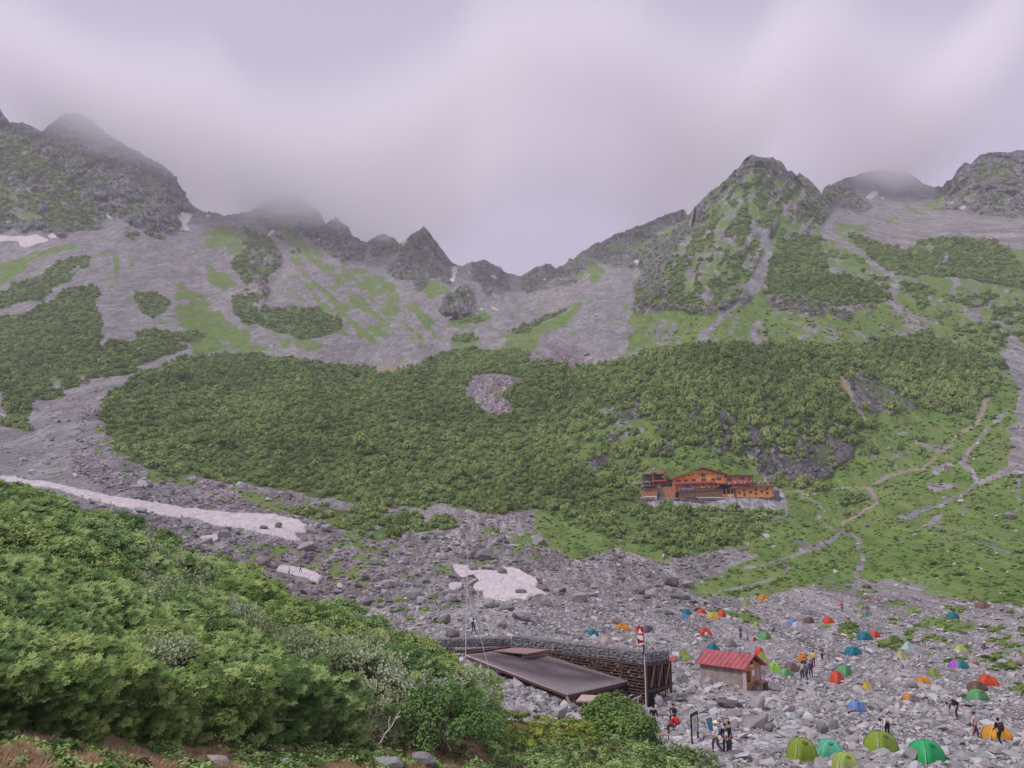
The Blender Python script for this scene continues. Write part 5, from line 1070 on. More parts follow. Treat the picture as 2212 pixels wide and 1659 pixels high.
# stone stairs between, loose stone heap, retaining walls
bm = nbm()
for k in range(14): box(bm, (hx(395), .3 + k * .33, hz(575)), (hx(470), .3 + (k + 1) * .33 - .004, hz(552 - k * 12)))
o = bm_obj('stone_stairs', bm, M_MASON); o.location = HO; tag(o, 'stone stairs between the brown shed and the orange hut', 'stairs')
bm = nbm(); rr = np.random.default_rng(3); rocks_into(bm, lambda i: (hx(rr.uniform(200, 320)), rr.uniform(4.6, 7), hz(rr.uniform(310, 405))), 90, rr, .5, 1.1); o = bm_obj('stone_heap', bm, M_LOOSE); o.location = HO; tag(o, 'heap of pale loose stones below the dark grey annex', 'stone heap')
def rwall(x0, x1, zt, zb, y0, y1, lab):
    bm = nbm(); box(bm, (hx(x0), y0, hz(zb)), (hx(x1), y1, hz(zt))); bmesh.ops.subdivide_edges(bm, edges=bm.edges[:], cuts=24, use_grid_fill=True)
    for v in bm.verts: v.co += Vector(rB.normal(0, .06, 3))
    o = bm_obj('retaining_wall', bm, M_MASON); o.location = HO; tag(o, lab, 'wall', 'dry stone retaining walls')
rwall(75, 1420, 568, 640, -1.3, 6, 'long low stone retaining wall under the left half of the orange hut'); rwall(1420, 2010, 546, 640, -1.25, 6, 'stone retaining wall under the lower orange wing'); rwall(1955, 2030, 455, 700, -1.5, 5, 'tall stone corner at the right end of the hut terrace')
for k, x in enumerate([712, 776, 840, 902, 970, 1446, 1520, 1592, 1670, 1750]):
    bm = nbm(); zt = 70 + (x > 1200) * 110; beam(bm, (hx(x), 16, hz(zt + 110)), (hx(x), 16, hz(zt)), .14); o = bm_obj('fence_post', bm, M_PLANK); o.location = HO
    tag(o, 'weathered post of the snow fence %s' % ('above the left half of the orange gable roof' if x < 1200 else 'behind the brown right wing of the hut'), 'post', 'posts above the left roof' if x < 1200 else 'posts above the right wing')

# --------- sign boards, benches
gq = lambda px, py: Vector(surf(np.array([px]), np.array([py]))[0])
s0 = gq(1495, 1607); s1 = at(1517.5, 1596.8, (s0.y + 1.6)); sg = empty('map_board', s0); tag(sg, 'black framed hiking map board on two posts beside the camp path', 'sign')
d = s1 - s0; d.z = 0; du = d.normalized() * 1.08; Hs = 1.68
for nm, f in (('post', 0), ('post', 1)): bm = nbm(); beam(bm, du * f + Vector((0, 0, -.3)), du * f + Vector((0, 0, Hs)), .09); bm_obj(nm, bm, M_IRON, sg)
bm = nbm(); beam(bm, du * -.04 + Vector((0, 0, Hs)), du * 1.04 + Vector((0, 0, Hs)), .1, .16); bm_obj('header', bm, M_IRON, sg)
def mapmat(nt, N, L, b):
    tc = N.new('ShaderNodeTexCoord'); n = noise(N, L, tc.outputs['Object'], 9, 5, .7); L.new(ramp(N, L, n.outputs[0], (.4, (.50, .60, .42)), (.5, (.62, .68, .62)), (.6, (.55, .57, .70))), b.inputs['Base Color'])
def panel(root, nm, u, s0_, s1_, z0, z1, off, m):
    bm = nbm(); nn_ = Vector((du.y, -du.x, 0)).normalized(); prism(bm, [u * s0_ + Vector((0, 0, z0)) + nn_ * off, u * s1_ + Vector((0, 0, z0)) + nn_ * off, u * s1_ + Vector((0, 0, z1)) + nn_ * off, u * s0_ + Vector((0, 0, z1)) + nn_ * off], nn_ * .02); return bm_obj(nm, bm, m, root)
panel(sg, 'map_sheet', du, .06, .94, .62, Hs - .1, 0, mat('printed_map', rough=.5, build=mapmat)); panel(sg, 'map_inset', du, .38, .66, 1.14, 1.44, .024, mat('orange_inset', rough=.5, build=vary((.55, .33, .12), 12, .5))); panel(sg, 'text_block', du, .32, .72, .72, .98, .024, mat('small_print', rough=.5, build=vary((.40, .42, .58), 30, .4)))
def leansign(px, py, w, h, tilt, m, frame, lab, name='notice_board'):
    p = gq(px, py); r_ = empty(name, p); r_.rotation_euler = (0, math.radians(tilt), math.radians(12)); tag(r_, lab, 'sign')
    bm = nbm(); box(bm, (-w / 2, 0, -.1), (w / 2, .03, h)); bm_obj('frame', bm, frame, r_); bm = nbm(); box(bm, (-w / 2 + .05, -.012, .05), (w / 2 - .05, -.002, h - .05)); bm_obj('poster', bm, m, r_); return r_
leansign(1538, 1577, .5, .95, -13, mat('teal_poster', rough=.5, build=vary((.07, .20, .26), 5, .7)), M_WHITE, 'white edged board with a dark teal poster leaning beside the map board')
leansign(1572, 1571, .42, .72, -12, mat('cream_notice', rough=.6, build=vary((.58, .50, .42), 14, .3)), M_TIMBER, 'small cream notice on a brown board above the green shield sign')
r_ = leansign(1577, 1593, .34, .52, -8, mat('green_poster', (.05, .28, .2), .6), mat('green_board', (.05, .25, .18), .6), 'green board standing behind the person in black', 'green_board')
def bench(px, py, Lb, rz, lab):
    p = gq(px, py); r_ = empty('bench', p, rz); tag(r_, lab, 'bench'); bm = nbm()
    for k in range(3): box(bm, (-Lb / 2, -.2 + k * .14, .42), (Lb / 2, -.08 + k * .14, .46))
    bm_obj('seat', bm, M_PLANK, r_)
    for x in (-Lb / 2 + .12, Lb / 2 - .12): bm = nbm(); beam(bm, (x, -.18, -.2), (x, -.15, .42), .04); beam(bm, (x, .18, -.2), (x, .15, .42), .04); beam(bm, (x, -.17, .2), (x, .17, .2), .03); bm_obj('leg', bm, M_IRON, r_)
bench(1428, 1600, 1.15, math.radians(-14), 'low wooden bench with black legs right of the round bush')

# --------- named boulders
def boulder(px, py, wq, hq, lab, m=None, seed=None, sink=.12, group=None, yaw=None):
    g = gq(px, py); Y = g.y; w = wq / FQ * Y * .92; h = hq / FQ * Y * .92; r = np.random.default_rng(seed or int(px * 7 + py)); bm = nbm()
    v = rnd_dirs(26, r) * r.uniform(.8, 1, (26, 1)); v = np.sign(v) * np.abs(v) ** .88; v[:, 2] += v[:, 0] * r.uniform(-.35, .35)
    for p in v: bm.verts.new(p * np.array([w * .5, w * .42, h * .62]))
    bmesh.ops.convex_hull(bm, input=bm.verts[:])
    for q in [x for x in bm.verts if not x.link_faces]: bm.verts.remove(q)
    bmesh.ops.dissolve_limit(bm, angle_limit=math.radians(12), verts=bm.verts[:], edges=bm.edges[:])
    bmesh.ops.bevel(bm, geom=bm.edges[:], offset=min(w, h) * .035, segments=1, affect='EDGES'); bmesh.ops.triangulate(bm, faces=bm.faces[:])
    for q in bm.verts: q.co += Vector(r.normal(0, min(w, h) * .012, 3))
    o = bm_obj('boulder', bm, m or M_LOOSE); o.location = g + Vector((0, 0, h * (.5 - sink))); o.rotation_euler = (0, 0, r.uniform(-.3, .3)); tag(o, lab, 'boulder', group); return o
M_BIG = rock_mat('boulder_stone', (.12, .11, .115), (.27, .25, .265), (.46, .43, .45), sc=.5); M_BIGD = rock_mat('dark_boulder_stone', (.085, .078, .08), (.215, .198, .20), (.40, .37, .38), sc=.7); M_BIGO = rock_mat('rust_boulder_stone', (.15, .12, .11), (.30, .24, .22), (.48, .41, .38), sc=.7)
z8 = lambda x, y: (x * .2238 + 1237.4, y * .2238 + 1237.4); z7 = lambda x, y: (896 + .27 * x, 1152 + .27 * y); z9 = lambda x, y: (x * .2799 + 1706.8, y * .2799 + 1194.8)
for (px, py), w, h, m, lab in (
 (z8(1790, 1490), 80, 27, M_BIG, 'biggest slanting grey slab boulder below the red roofed hut'), (z8(1500, 1290), 66, 17, M_BIGD, 'wide dark lichen covered boulder in front of the hut gable'), (z8(1780, 1320), 44, 30, M_BIGD, 'dark mossy boulder under the hut doorstep right of the wide one'),
 (z8(1350, 1290), 26, 14, M_BIG, 'pale angular stone left of the dark boulder below the hut'), (z8(1560, 1370), 34, 18, M_BIG, 'pale block at the head of the big slanting slab'), (z8(1560, 1500), 26, 24, M_BIG, 'upright grey boulder behind the green board'), (z8(1890, 1520), 26, 18, M_BIG, 'rounded boulder under the lower end of the big slab'),
 (z8(770, 1270), 22, 34, M_BIGD, 'dark upright boulder at the foot of the timber corner'), (z8(840, 1290), 24, 26, M_BIG, 'grey boulder right of the dark one at the timber corner'), (z8(860, 1380), 32, 14, M_BIGD, 'flat dark slab above the seated people'), (z8(1020, 1545), 44, 12, M_BIG, 'flat slab the person in red is sitting on'), (z8(1060, 1060), 30, 26, M_BIG, 'large pale boulder between the timber end and the red roof'), (z8(1310, 1060), 22, 16, M_BIG, 'pointed pale boulder left of the hut wall'),
 (z8(420, 500), 26, 18, M_BIGO, 'reddish brown boulder left of the orange tent'), (z8(80, 270), 34, 22, M_BIGD, 'dark pointed boulder right of the central snow patch'), (z8(950, 130), 40, 24, M_BIGD, 'large brown grey boulder at the lower tip of the pasture'), (z8(920, 180), 26, 14, M_BIGO, 'pale rusty slab under the large brown grey boulder'), (z8(1120, 150), 34, 20, M_BIG, 'grey rounded boulder right of the brown grey one'), (z8(1040, 245), 50, 15, M_BIG, 'low wide pale boulder under the pasture tip'), (z8(640, 200), 34, 18, M_BIG, 'grey boulder among rubble left of the pasture tip'), (z8(770, 230), 34, 20, M_BIGD, 'dark broken boulder left of the wide pale one'),
 (z7(560, 205), 44, 26, M_BIGD, 'cluster leader boulder above the central snow patch'), (z7(440, 200), 32, 18, M_BIGD, 'dark slab left of the boulders above the snow patch'), (z7(590, 300), 40, 15, M_BIGD, 'dark flat boulder on the upper edge of the central snow patch'), (z7(700, 345), 28, 15, M_BIGD, 'triangular dark boulder biting into the top of the central snow patch'), (z7(470, 325), 26, 12, M_BIGD, 'dark boulder on the upper left lobe of the central snow patch'), (z7(460, 410), 32, 17, M_BIGD, 'dark round boulder at the left side of the central snow patch'), (z7(850, 515), 34, 9, M_BIGD, 'flat boulder lying in the lower part of the central snow patch'), (z7(1050, 575), 30, 22, M_BIGD, 'rounded boulder at the lower right tip of the central snow patch'), (z7(1025, 470), 34, 18, M_BIG, 'grey boulder at the right edge of the central snow patch'), (z7(1310, 540), 46, 22, M_BIGD, 'large dark overhanging boulder between the snow patch and the tents'),
 (z7(620, 590), 44, 14, M_BIG, 'broad grey boulder just below the central snow patch'), (z7(750, 615), 44, 14, M_BIG, 'long low grey boulder below the snow patch to the right'), (z7(850, 700), 52, 24, M_BIG, 'large pale domed boulder between snow patch and gabion wall'), (z7(690, 765), 32, 22, M_BIGD, 'brown grey boulder left of the large domed one'), (z7(235, 735), 36, 24, M_BIGO, 'reddish blocky boulder left of the antenna mast'), (z7(300, 830), 40, 24, M_BIG, 'pale square boulder just behind the low gabion wall'), (z7(130, 690), 34, 16, M_BIG, 'slanting grey slab left of the reddish block'), (z7(50, 560), 30, 17, M_BIG, 'grey boulder at the edge of the thicket left of the mast'), (z7(290, 545), 32, 20, M_BIGD, 'dark round boulder left of the mast below the small snow lobe'), (z7(1300, 855), 28, 12, M_BIG, 'flat topped grey boulder behind the gabion wall near the beige tent'), (z7(1180, 810), 26, 13, M_BIG, 'grey boulder behind the gabion wall left of the teal tent'), (z7(700, 400), 4, 2, M_BIG, 'small stone melting out of the central snow patch'),
 (Z(5, 480, 1510)[0], 42, 26, M_BIGD, 'large slanted boulder in the dark rubble left of the snow patch'), (Z(5, 340, 1440)[0], 46, 20, M_BIGD, 'wide dark slab boulder in the dark rubble'), (Z(5, 180, 1400)[0], 26, 16, M_BIGD, 'dark boulder near the thicket edge in the dark rubble'), (Z(5, 240, 1300)[0], 32, 18, M_BIG, 'pale flat boulder in the dark rubble'), (Z(5, 180, 1560)[0], 40, 18, M_BIGD, 'low dark boulder right above the thicket edge'),
 (Z(4, 2030, 1100)[0], 34, 18, M_BIGD, 'dark leaning boulder at the foot of the shrub hill right of the long snow tongue'), (Z(4, 2030, 1215)[0], 40, 18, M_BIG, 'broad boulder beside the tip of the long snow tongue'), (Z(4, 1910, 1340)[0], 54, 22, M_BIG, 'large slab below the tip of the long snow tongue'), (Z(4, 1890, 1390)[0], 26, 18, M_BIG, 'boulder under the large slab below the snow tongue'), (Z(4, 1730, 1210)[0], 20, 13, M_BIGD, 'pointed boulder standing in the long snow tongue'), (Z(4, 1640, 1218)[0], 24, 9, M_BIGD, 'flat boulder lying in the long snow tongue'), (Z(4, 1640, 1430)[0], 44, 24, M_BIG, 'big pale boulder left of the small lower snow patch'), (Z(4, 1560, 1560)[0], 40, 20, M_BIG, 'boulder at the thicket edge below the small snow patch'), (Z(4, 1370, 940)[0], 22, 13, M_BIGD, 'dark boulder at the lower edge of the shrub hill'),
 (z9(980, 690), 26, 12, M_BIG, 'pale flat slab behind the ice blue tent'), (z9(1420, 870), 24, 14, M_BIGO, 'pinkish boulder right of the purple tent'), (z9(1780, 880), 26, 20, M_BIG, 'large grey boulder at the right edge of the camp'), (z9(1330, 1115), 26, 14, M_BIGD, 'dark boulder left of the green and grey tent'), (z9(950, 1050), 28, 12, M_BIGD, 'flat dark boulder below the olive upright tent'), (z9(780, 1150), 24, 16, M_BIG, 'tilted grey boulder left of the lower orange tent'), (z9(250, 1380), 34, 26, M_BIG, 'large grey boulder above the mint tent, left one'), (z9(330, 1350), 28, 26, M_BIG, 'large grey boulder above the mint tent, right one'), (z9(490, 1470), 34, 22, M_BIG, 'square grey boulder right above the mint green tent'), (z9(80, 1280), 26, 18, M_BIG, 'grey boulder at the edge of the stone path'), (z9(200, 1230), 22, 13, M_BIGO, 'reddish boulder left of the light blue tent'), (z9(1330, 1430), 34, 16, M_BIG, 'broad low boulder left of the person in pink'), (z9(1750, 1375), 20, 13, M_BIGO, 'rust coloured boulder behind the big yellow orange tent'), (z9(1620, 1570), 50, 22, M_BIGD, 'dark slab in front of the person in black at the lower right'), (z9(700, 1290), 22, 18, M_BIG, 'grey boulder behind the bending person'), (z9(1130, 730), 15, 9, M_BIGO, 'small pale pink boulder right of the ice blue tent'), (z9(1160, 1380), 30, 14, M_BIG, 'grey slab between the emerald tent and the orange tent above'),
 ): boulder(px, py, w, h, lab, m)
def near_boulder(px, py, wq, hq, lab, m):
    g = Vector(near_surf(np.array([px]), np.array([py]))[0]); o = boulder(px, py, wq * 50 / 50, hq, lab, m); s = g.y / gq(px, py).y; o.scale = (s, s, s); o.location = g + Vector((0, 0, hq / FQ * g.y * .4))
near_boulder(1212, 1550, 40, 26, 'pale grey boulder in the meadow left of the round bush', M_BIG); near_boulder(1168, 1578, 26, 16, 'smaller pale stone in the yellow green meadow', M_BIG); near_boulder(1165, 1625, 34, 14, 'flat pale stone at the lower edge of the meadow', M_BIG)
near_boulder(836, 1664, 74, 30, 'dark layered boulder at the foot of the thicket', M_BIGD); near_boulder(915, 1658, 62, 30, 'dark rough boulder under the large dark shrub', M_BIGD); near_boulder(470, 1655, 60, 26, 'grey flat rock in the dry grass, right one', M_BIG); near_boulder(615, 1662, 30, 18, 'small grey rock in the dry grass', M_BIG)
near_boulder(1400, 1606, 26, 12, 'low stone at the foot of the round bush', M_BIGD)

# ---------------------------------------------------------------- tents
TC = {'teal':(.015,.20,.27),'teal2':(.02,.30,.28),'orange':(.72,.27,.025),'orange2':(.75,.36,.03),'red':(.72,.085,.035),'beige':(.55,.43,.36),'grey':(.13,.12,.145),'blue':(.16,.29,.62),
 'yellow':(.68,.50,.10),'olive':(.27,.33,.10),'olive2':(.38,.44,.10),'lime':(.36,.66,.09),'lime2':(.42,.60,.10),'green':(.12,.38,.16),'mint':(.12,.52,.32),'mint2':(.20,.48,.22),'taupe':(.27,.23,.22),
 'brown':(.24,.135,.115),'brown2':(.17,.105,.085),'pale':(.62,.55,.64),'sage':(.20,.31,.25),'ice':(.42,.58,.58),'khaki':(.47,.45,.24),'purple':(.42,.12,.55),'moss':(.26,.37,.045),'moss2':(.38,.48,.12),'emerald':(.035,.45,.15)}
_tm = {}
def tent_mat(c, k=1.0):
    key = (c, k)
    if key not in _tm:
        col = tuple(x * k for x in TC[c])
        def f(nt, N, L, b):
            tc = N.new('ShaderNodeTexCoord'); n = noise(N, L, tc.outputs['Object'], 2.6, 4, .5); c_ = ramp(N, L, n.outputs[0], (.3, tuple(x * .82 for x in col)), (.7, tuple(min(1, x * 1.1) for x in col))); L.new(c_, b.inputs['Base Color'])
            bump(N, L, b, n.outputs[0], .35, .08); tr = N.new('ShaderNodeBsdfTranslucent'); L.new(c_, tr.inputs[0]); mx = N.new('ShaderNodeMixShader'); mx.inputs[0].default_value = .22
            o = nt.nodes['Material Output']; L.new(b.outputs[0], mx.inputs[1]); L.new(tr.outputs[0], mx.inputs[2]); L.new(mx.outputs[0], o.inputs[0])
        _tm[key] = mat('%s_tent_nylon%s' % (c, '' if k == 1 else '_dark'), rough=.5, build=f, spec=.3)
    return _tm[key]
def tent_point(form, w, d, h, phi, t):
    """t = 0 at the ground, 1 at the top"""
    c, s = math.cos(phi), math.sin(phi); e = 5 if form != 'pyramid' else 9
    r = 1 / (abs(c) ** e + abs(s) ** e) ** (1 / e)
    if form == 'pyramid': k = (1 - t) ** .92 ; z = t; sag = 1 - .10 * math.sin(math.pi * t) * abs(math.cos(2 * phi)) ; k = max(k, .03)
    elif form == 'ridge': k = math.cos(t * math.pi / 2) ** .75 * (1 - .25 * t); z = math.sin(t * math.pi / 2) ** 1.1; sag = 1 - .05 * abs(math.cos(2 * phi)) * math.sin(math.pi * t)
    else: a = t * math.pi / 2; k = math.cos(a) ** .80; z = math.sin(a) ** 1.02; sag = 1 - .09 * abs(math.cos(2 * phi)) ** 2 * math.sin(math.pi * min(1, t * 1.1))
    x, y = c * r * k * sag * w / 2, s * r * k * sag * d / 2
    if form == 'vest' and c > .2: x += (c - .2) * w * .32 * (1 - t) ** 2.2
    return Vector((x, y, z * h))
def make_tent(px, py, wq, hq, form, c1, c2, turn, label):
    g = gq(px, py); Y = g.y; s = Y / FQ * 1.045 * (.94 if wq > 60 else 1); w = wq * s / 1.22; h = hq * s * .84; d = w * .88; foot = h * .0
    root = empty('tent', g + Vector((0, d * .30, .0)), math.radians(turn)); tag(root, label, 'tent')
    nph, nt_ = 32, 10; V, F, MI = [], [], []
    for j in range(nt_ + 1):
        for i in range(nph): V.append(tent_point(form, w, d, h, 2 * math.pi * i / nph, j / nt_ * .985) - Vector((0, 0, .05 if j == 0 else 0)))
    for j in range(nt_):
        for i in range(nph):
            F.append((j * nph + i, j * nph + (i + 1) % nph, (j + 1) * nph + (i + 1) % nph, (j + 1) * nph + i)); MI.append(1 if c2 and (28 <= i or i < 4 if c2 == 'grey' else 20 <= i < 28) else 0)
    me = mesh_np('flysheet', [tuple(v) for v in V], F, True); me.materials.append(tent_mat(c1)); me.materials.append(tent_mat(c2 or c1, 1.0)); me.polygons.foreach_set('material_index', MI); me.update()
    link('flysheet', me, None, root)
    bm = nbm(); top = [bm.verts.new(tent_point(form, w, d, h, 2 * math.pi * i / nph, .985)) for i in range(nph)]; cc = bm.verts.new((0, 0, h)); [bm.faces.new((top[i], top[(i + 1) % nph], cc)) for i in range(nph)]; bm_obj('cap', bm, tent_mat(c1), root)
    for q in range(2):
        bm = nbm(); pts = [tent_point(form, w, d, h, math.radians(45 + 90 * q), t / 10) * 1.012 for t in range(0, 10)] + [Vector((0, 0, h * 1.012))] + [tent_point(form, w, d, h, math.radians(225 + 90 * q), t / 10) * 1.012 for t in range(9, -1, -1)]
        tube(bm, pts, [max(.012, w * .008)] * len(pts), 5); bm_obj('pole_sleeve', bm, tent_mat(c1, .6), root)
    # door panel and hood on the side that faces the path
    ph0 = -math.pi / 2 + (.15 if c2 == 'grey' else 0); bm = nbm(); rows = []
    for t in range(1, 8):
        tt = t / 10; hw = .62 * (1 - tt * .75); rows.append([bm.verts.new(tent_point(form, w, d, h, ph0 + hw * a, tt) * 1.006 + Vector((0, -.012, 0))) for a in (-1, -.33, .33, 1)])
    for a, b in zip(rows, rows[1:]):
        for i in range(3): bm.faces.new((a[i], a[i + 1], b[i + 1], b[i]))
    bm_obj('door', bm, tent_mat(c2 if c2 and c2 != 'grey' else c1, .8), root, True)
    if h > .6 and form != 'pyramid':
        bm = nbm(); p = tent_point(form, w, d, h, ph0, .62); L0 = p + Vector((-.14 * w, 0, .0)); R0 = p + Vector((.14 * w, 0, 0)); T0 = tent_point(form, w, d, h, ph0, .74) ; M0 = p + Vector((0, -.10 * w, -.02 * h)); prism(bm, [L0, M0, R0, T0], (0, 0, .02)); bm_obj('vent_hood', bm, tent_mat(c1, .5), root)
    if wq > 30:
        for a in (-.75, -2.4):
            e = tent_point(form, w, d, h, a, 0) * 1.35; e.z = .02; bm = nbm(); tube(bm, [tent_point(form, w, d, h, a, .55), e], [.008, .008], 4); bm_obj('guy_line', bm, M_WHITE, root)
    return root
for t in TENTS: make_tent(*t)

# ---------------------------------------------------------------- people
def skin_mesh(name, chains, root_i=0, sub=1):
    """chains: list of [(point, radius), ...]; equal first points join to what is already there"""
    V, E, Rd = [], [], []
    def idx(p, r):
        for i, v in enumerate(V):
            if (Vector(v) - Vector(p)).length < 1e-4: return i
        V.append(tuple(p)); Rd.append(r); return len(V) - 1
    for ch in chains:
        prev = None
        for p, r in ch:
            i = idx(p, r)
            if prev is not None and i != prev: E.append((prev, i))
            prev = i
    me = bpy.data.meshes.new(name + '_bones'); me.from_pydata(V, E, []); o = bpy.data.objects.new(name + '_bones', me); C.objects.link(o)
    md = o.modifiers.new('skin', 'SKIN'); md.use_smooth_shade = True
    if not me.skin_vertices: me.update()
    sv = me.skin_vertices[0].data
    for i, r in enumerate(Rd): sv[i].radius = (r, r)
    for i in range(len(V)): sv[i].use_root = (i == root_i)
    ss = o.modifiers.new('sub', 'SUBSURF'); ss.levels = sub; ss.render_levels = sub
    dg = bpy.context.evaluated_depsgraph_get(); dg.update(); out = bpy.data.meshes.new_from_object(o.evaluated_get(dg)); out.name = name
    bpy.data.objects.remove(o); bpy.data.meshes.remove(me)
    for p in out.polygons: p.use_smooth = True
    return out
def V3(*a): return Vector(a)
def pose(kind):
    """joint positions in metres, facing -Y"""
    J = dict(pel=V3(0,0,.94), spi=V3(0,0,1.14), che=V3(0,0,1.34), nec=V3(0,0,1.49), hb=V3(0,-.015,1.57), ht=V3(0,-.01,1.68),
        sl=V3(-.19,0,1.41), sr=V3(.19,0,1.41), el=V3(-.24,.02,1.13), er=V3(.24,.02,1.13), wl=V3(-.24,-.06,.88), wr=V3(.24,-.06,.88),
        hl=V3(-.10,0,.90), hr=V3(.10,0,.90), kl=V3(-.11,-.02,.49), kr=V3(.11,-.02,.49), al=V3(-.11,.02,.09), ar=V3(.11,.02,.09))
    if kind == 'walk': J.update(kl=V3(-.10,-.17,.52), al=V3(-.10,-.16,.10), kr=V3(.10,.05,.50), ar=V3(.10,.30,.14), wl=V3(-.26,.10,.90), wr=V3(.26,-.20,.95), el=V3(-.26,.10,1.14))
    if kind == 'hold': J.update(wl=V3(-.07,-.20,.92), wr=V3(.07,-.20,.92), el=V3(-.25,-.02,1.12), er=V3(.25,-.02,1.12), hb=V3(0,-.05,1.56), ht=V3(0,-.06,1.67))
    if kind == 'bend':
        J.update(pel=V3(0,.12,.90), spi=V3(0,-.04,1.02), che=V3(0,-.24,1.10), nec=V3(0,-.40,1.10), hb=V3(0,-.47,1.07), ht=V3(0,-.57,1.04), sl=V3(-.19,-.32,1.08), sr=V3(.19,-.32,1.08), el=V3(-.22,-.36,.82), er=V3(.22,-.36,.82), wl=V3(-.14,-.44,.60), wr=V3(.14,-.44,.60),
            hl=V3(-.10,.12,.86), hr=V3(.10,.12,.86), kl=V3(-.12,.0,.47), kr=V3(.12,.0,.47), al=V3(-.12,.06,.09), ar=V3(.12,.06,.09))
    if kind == 'sit':
        J.update(pel=V3(0,.10,.50), spi=V3(0,.06,.70), che=V3(0,-.02,.90), nec=V3(0,-.05,1.05), hb=V3(0,-.09,1.12), ht=V3(0,-.11,1.23), sl=V3(-.19,-.03,.97), sr=V3(.19,-.03,.97), el=V3(-.25,-.12,.73), er=V3(.25,-.12,.73), wl=V3(-.10,-.32,.64), wr=V3(.10,-.32,.64),
            hl=V3(-.10,.06,.48), hr=V3(.10,.06,.48), kl=V3(-.14,-.38,.52), kr=V3(.14,-.38,.52), al=V3(-.13,-.36,.09), ar=V3(.13,-.36,.09))
    if kind == 'crouch':
        J.update(pel=V3(0,.12,.34), spi=V3(0,.04,.50), che=V3(0,-.10,.66), nec=V3(0,-.18,.80), hb=V3(0,-.24,.86), ht=V3(0,-.29,.96), sl=V3(-.19,-.14,.73), sr=V3(.19,-.14,.73), el=V3(-.26,-.26,.50), er=V3(.26,-.26,.50), wl=V3(-.10,-.44,.34), wr=V3(.10,-.44,.34),
            hl=V3(-.10,.08,.30), hr=V3(.10,.08,.30), kl=V3(-.20,-.28,.48), kr=V3(.20,-.28,.48), al=V3(-.14,-.06,.09), ar=V3(.14,-.06,.09))
    return J
def figure_meshes(kind):
    J = pose(kind); hd = (J['ht'] - J['hb']).normalized(); fwd = (J['hb'] - J['nec']); f = V3(0, -1, 0) if abs(hd.z) > .6 else V3(0, -.3, -1).normalized()
    def hand(s):
        w, e = J['w' + s], J['e' + s]; d = (w - e).normalized(); sd = V3(-1 if s == 'l' else 1, 0, 0); inn = d.cross(sd).normalized(); palm = w + d * .06; k = d * .085 + w
        ch = [[(w, .022), (palm, .03)]]
        for i, (a, ln) in enumerate(((-.028, .062), (-.009, .074), (.010, .070), (.028, .055))):
            b = palm + d * .025 + inn * a; ch.append([(palm, .03), (b, .011), (b + d * ln * .55, .009), (b + d * ln * .9 - sd * .022, .007)])
        t = w + d * .025 - inn * .028; ch.append([(palm, .03), (t, .012), (t + d * .03 - inn * .02, .009)]); return ch
    head = [[(J['nec'], .055), (J['hb'], .068), (J['hb'].lerp(J['ht'], .5), .095), (J['ht'], .075)], [(J['hb'].lerp(J['ht'], .5), .095), (J['hb'].lerp(J['ht'], .35) + f * .105, .014)]] + [[(J['hb'].lerp(J['ht'], .5), .095), (J['hb'].lerp(J['ht'], .4) + V3(x, .01, 0), .016)] for x in (-.092, .092)]
    body = [[(J['pel'], .115), (J['spi'], .105), (J['che'], .12), (J['nec'], .055)]] + head
    for s in 'lr':
        body += [[(J['che'], .12), (J['s' + s], .055), (J['e' + s], .04), (J['w' + s], .022)]] + hand(s)
        kn, an_ = J['k' + s], J['a' + s]; body += [[(J['pel'], .115), (J['h' + s], .085), (kn, .058), (an_, .036), (an_ + V3(0, -.12, -.05), .03)]]
    top = [[(J['pel'] + V3(0,0,.02), .135), (J['spi'], .125), (J['che'], .14), (J['nec'].lerp(J['che'], .35), .075)]]
    bot = [[(J['spi'].lerp(J['pel'], .6), .12), (J['pel'], .13)]]; shoes = []
    for s in 'lr':
        top += [[(J['che'], .14), (J['s' + s], .072), (J['e' + s], .056), (J['e' + s].lerp(J['w' + s], .85), .042)]]
        bot += [[(J['pel'], .13), (J['h' + s], .10), (J['k' + s], .075), (J['k' + s].lerp(J['a' + s], .9), .055)]]
        shoes += [[(J['a' + s] + V3(0, .03, .05), .052), (J['a' + s] + V3(0, .02, -.04), .05), (J['a' + s] + V3(0, -.13, -.05), .04)]]
    mid_ = J['hb'].lerp(J['ht'], .62) - f * .022 + hd * .018
    out = dict(body=skin_mesh('body', body), jacket=skin_mesh('jacket', top), trousers=skin_mesh('trousers', bot))
    sh = [skin_mesh('shoe', [c]) for c in shoes]; bm = nbm()
    for m_ in sh: bm.from_mesh(m_)
    me = bpy.data.meshes.new('shoes'); bm.to_mesh(me); bm.free(); out['shoes'] = me
    bm = nbm(); bmesh.ops.create_icosphere(bm, subdivisions=2, radius=.108); 
    for v in bm.verts: v.co = v.co + mid_
    me = bpy.data.meshes.new('hair'); bm.to_mesh(me); bm.free(); out['hair'] = me
    bm = nbm(); bmesh.ops.create_cone(bm, cap_ends=True, segments=20, radius1=.20, radius2=.19, depth=.02, matrix=Matrix.Translation(mid_ + V3(0, 0, .02))); bmesh.ops.create_uvsphere(bm, u_segments=16, v_segments=8, radius=.125, matrix=Matrix.Translation(mid_ + V3(0, 0, .03)))
    me = bpy.data.meshes.new('hat'); bm.to_mesh(me); bm.free(); out['hat'] = me
    bk = (J['che'] - J['pel']).normalized(); back = bk.cross(V3(1, 0, 0)).normalized(); back = back if back.y > 0 or back.z > .3 else -back
    out['_pack'] = (J['spi'].lerp(J['che'], .35) + back * .23, bk, back); out['_J'] = J
    return out
FIG = {k: figure_meshes(k) for k in ('stand', 'walk', 'hold', 'bend', 'sit', 'crouch')}
_cm = {}
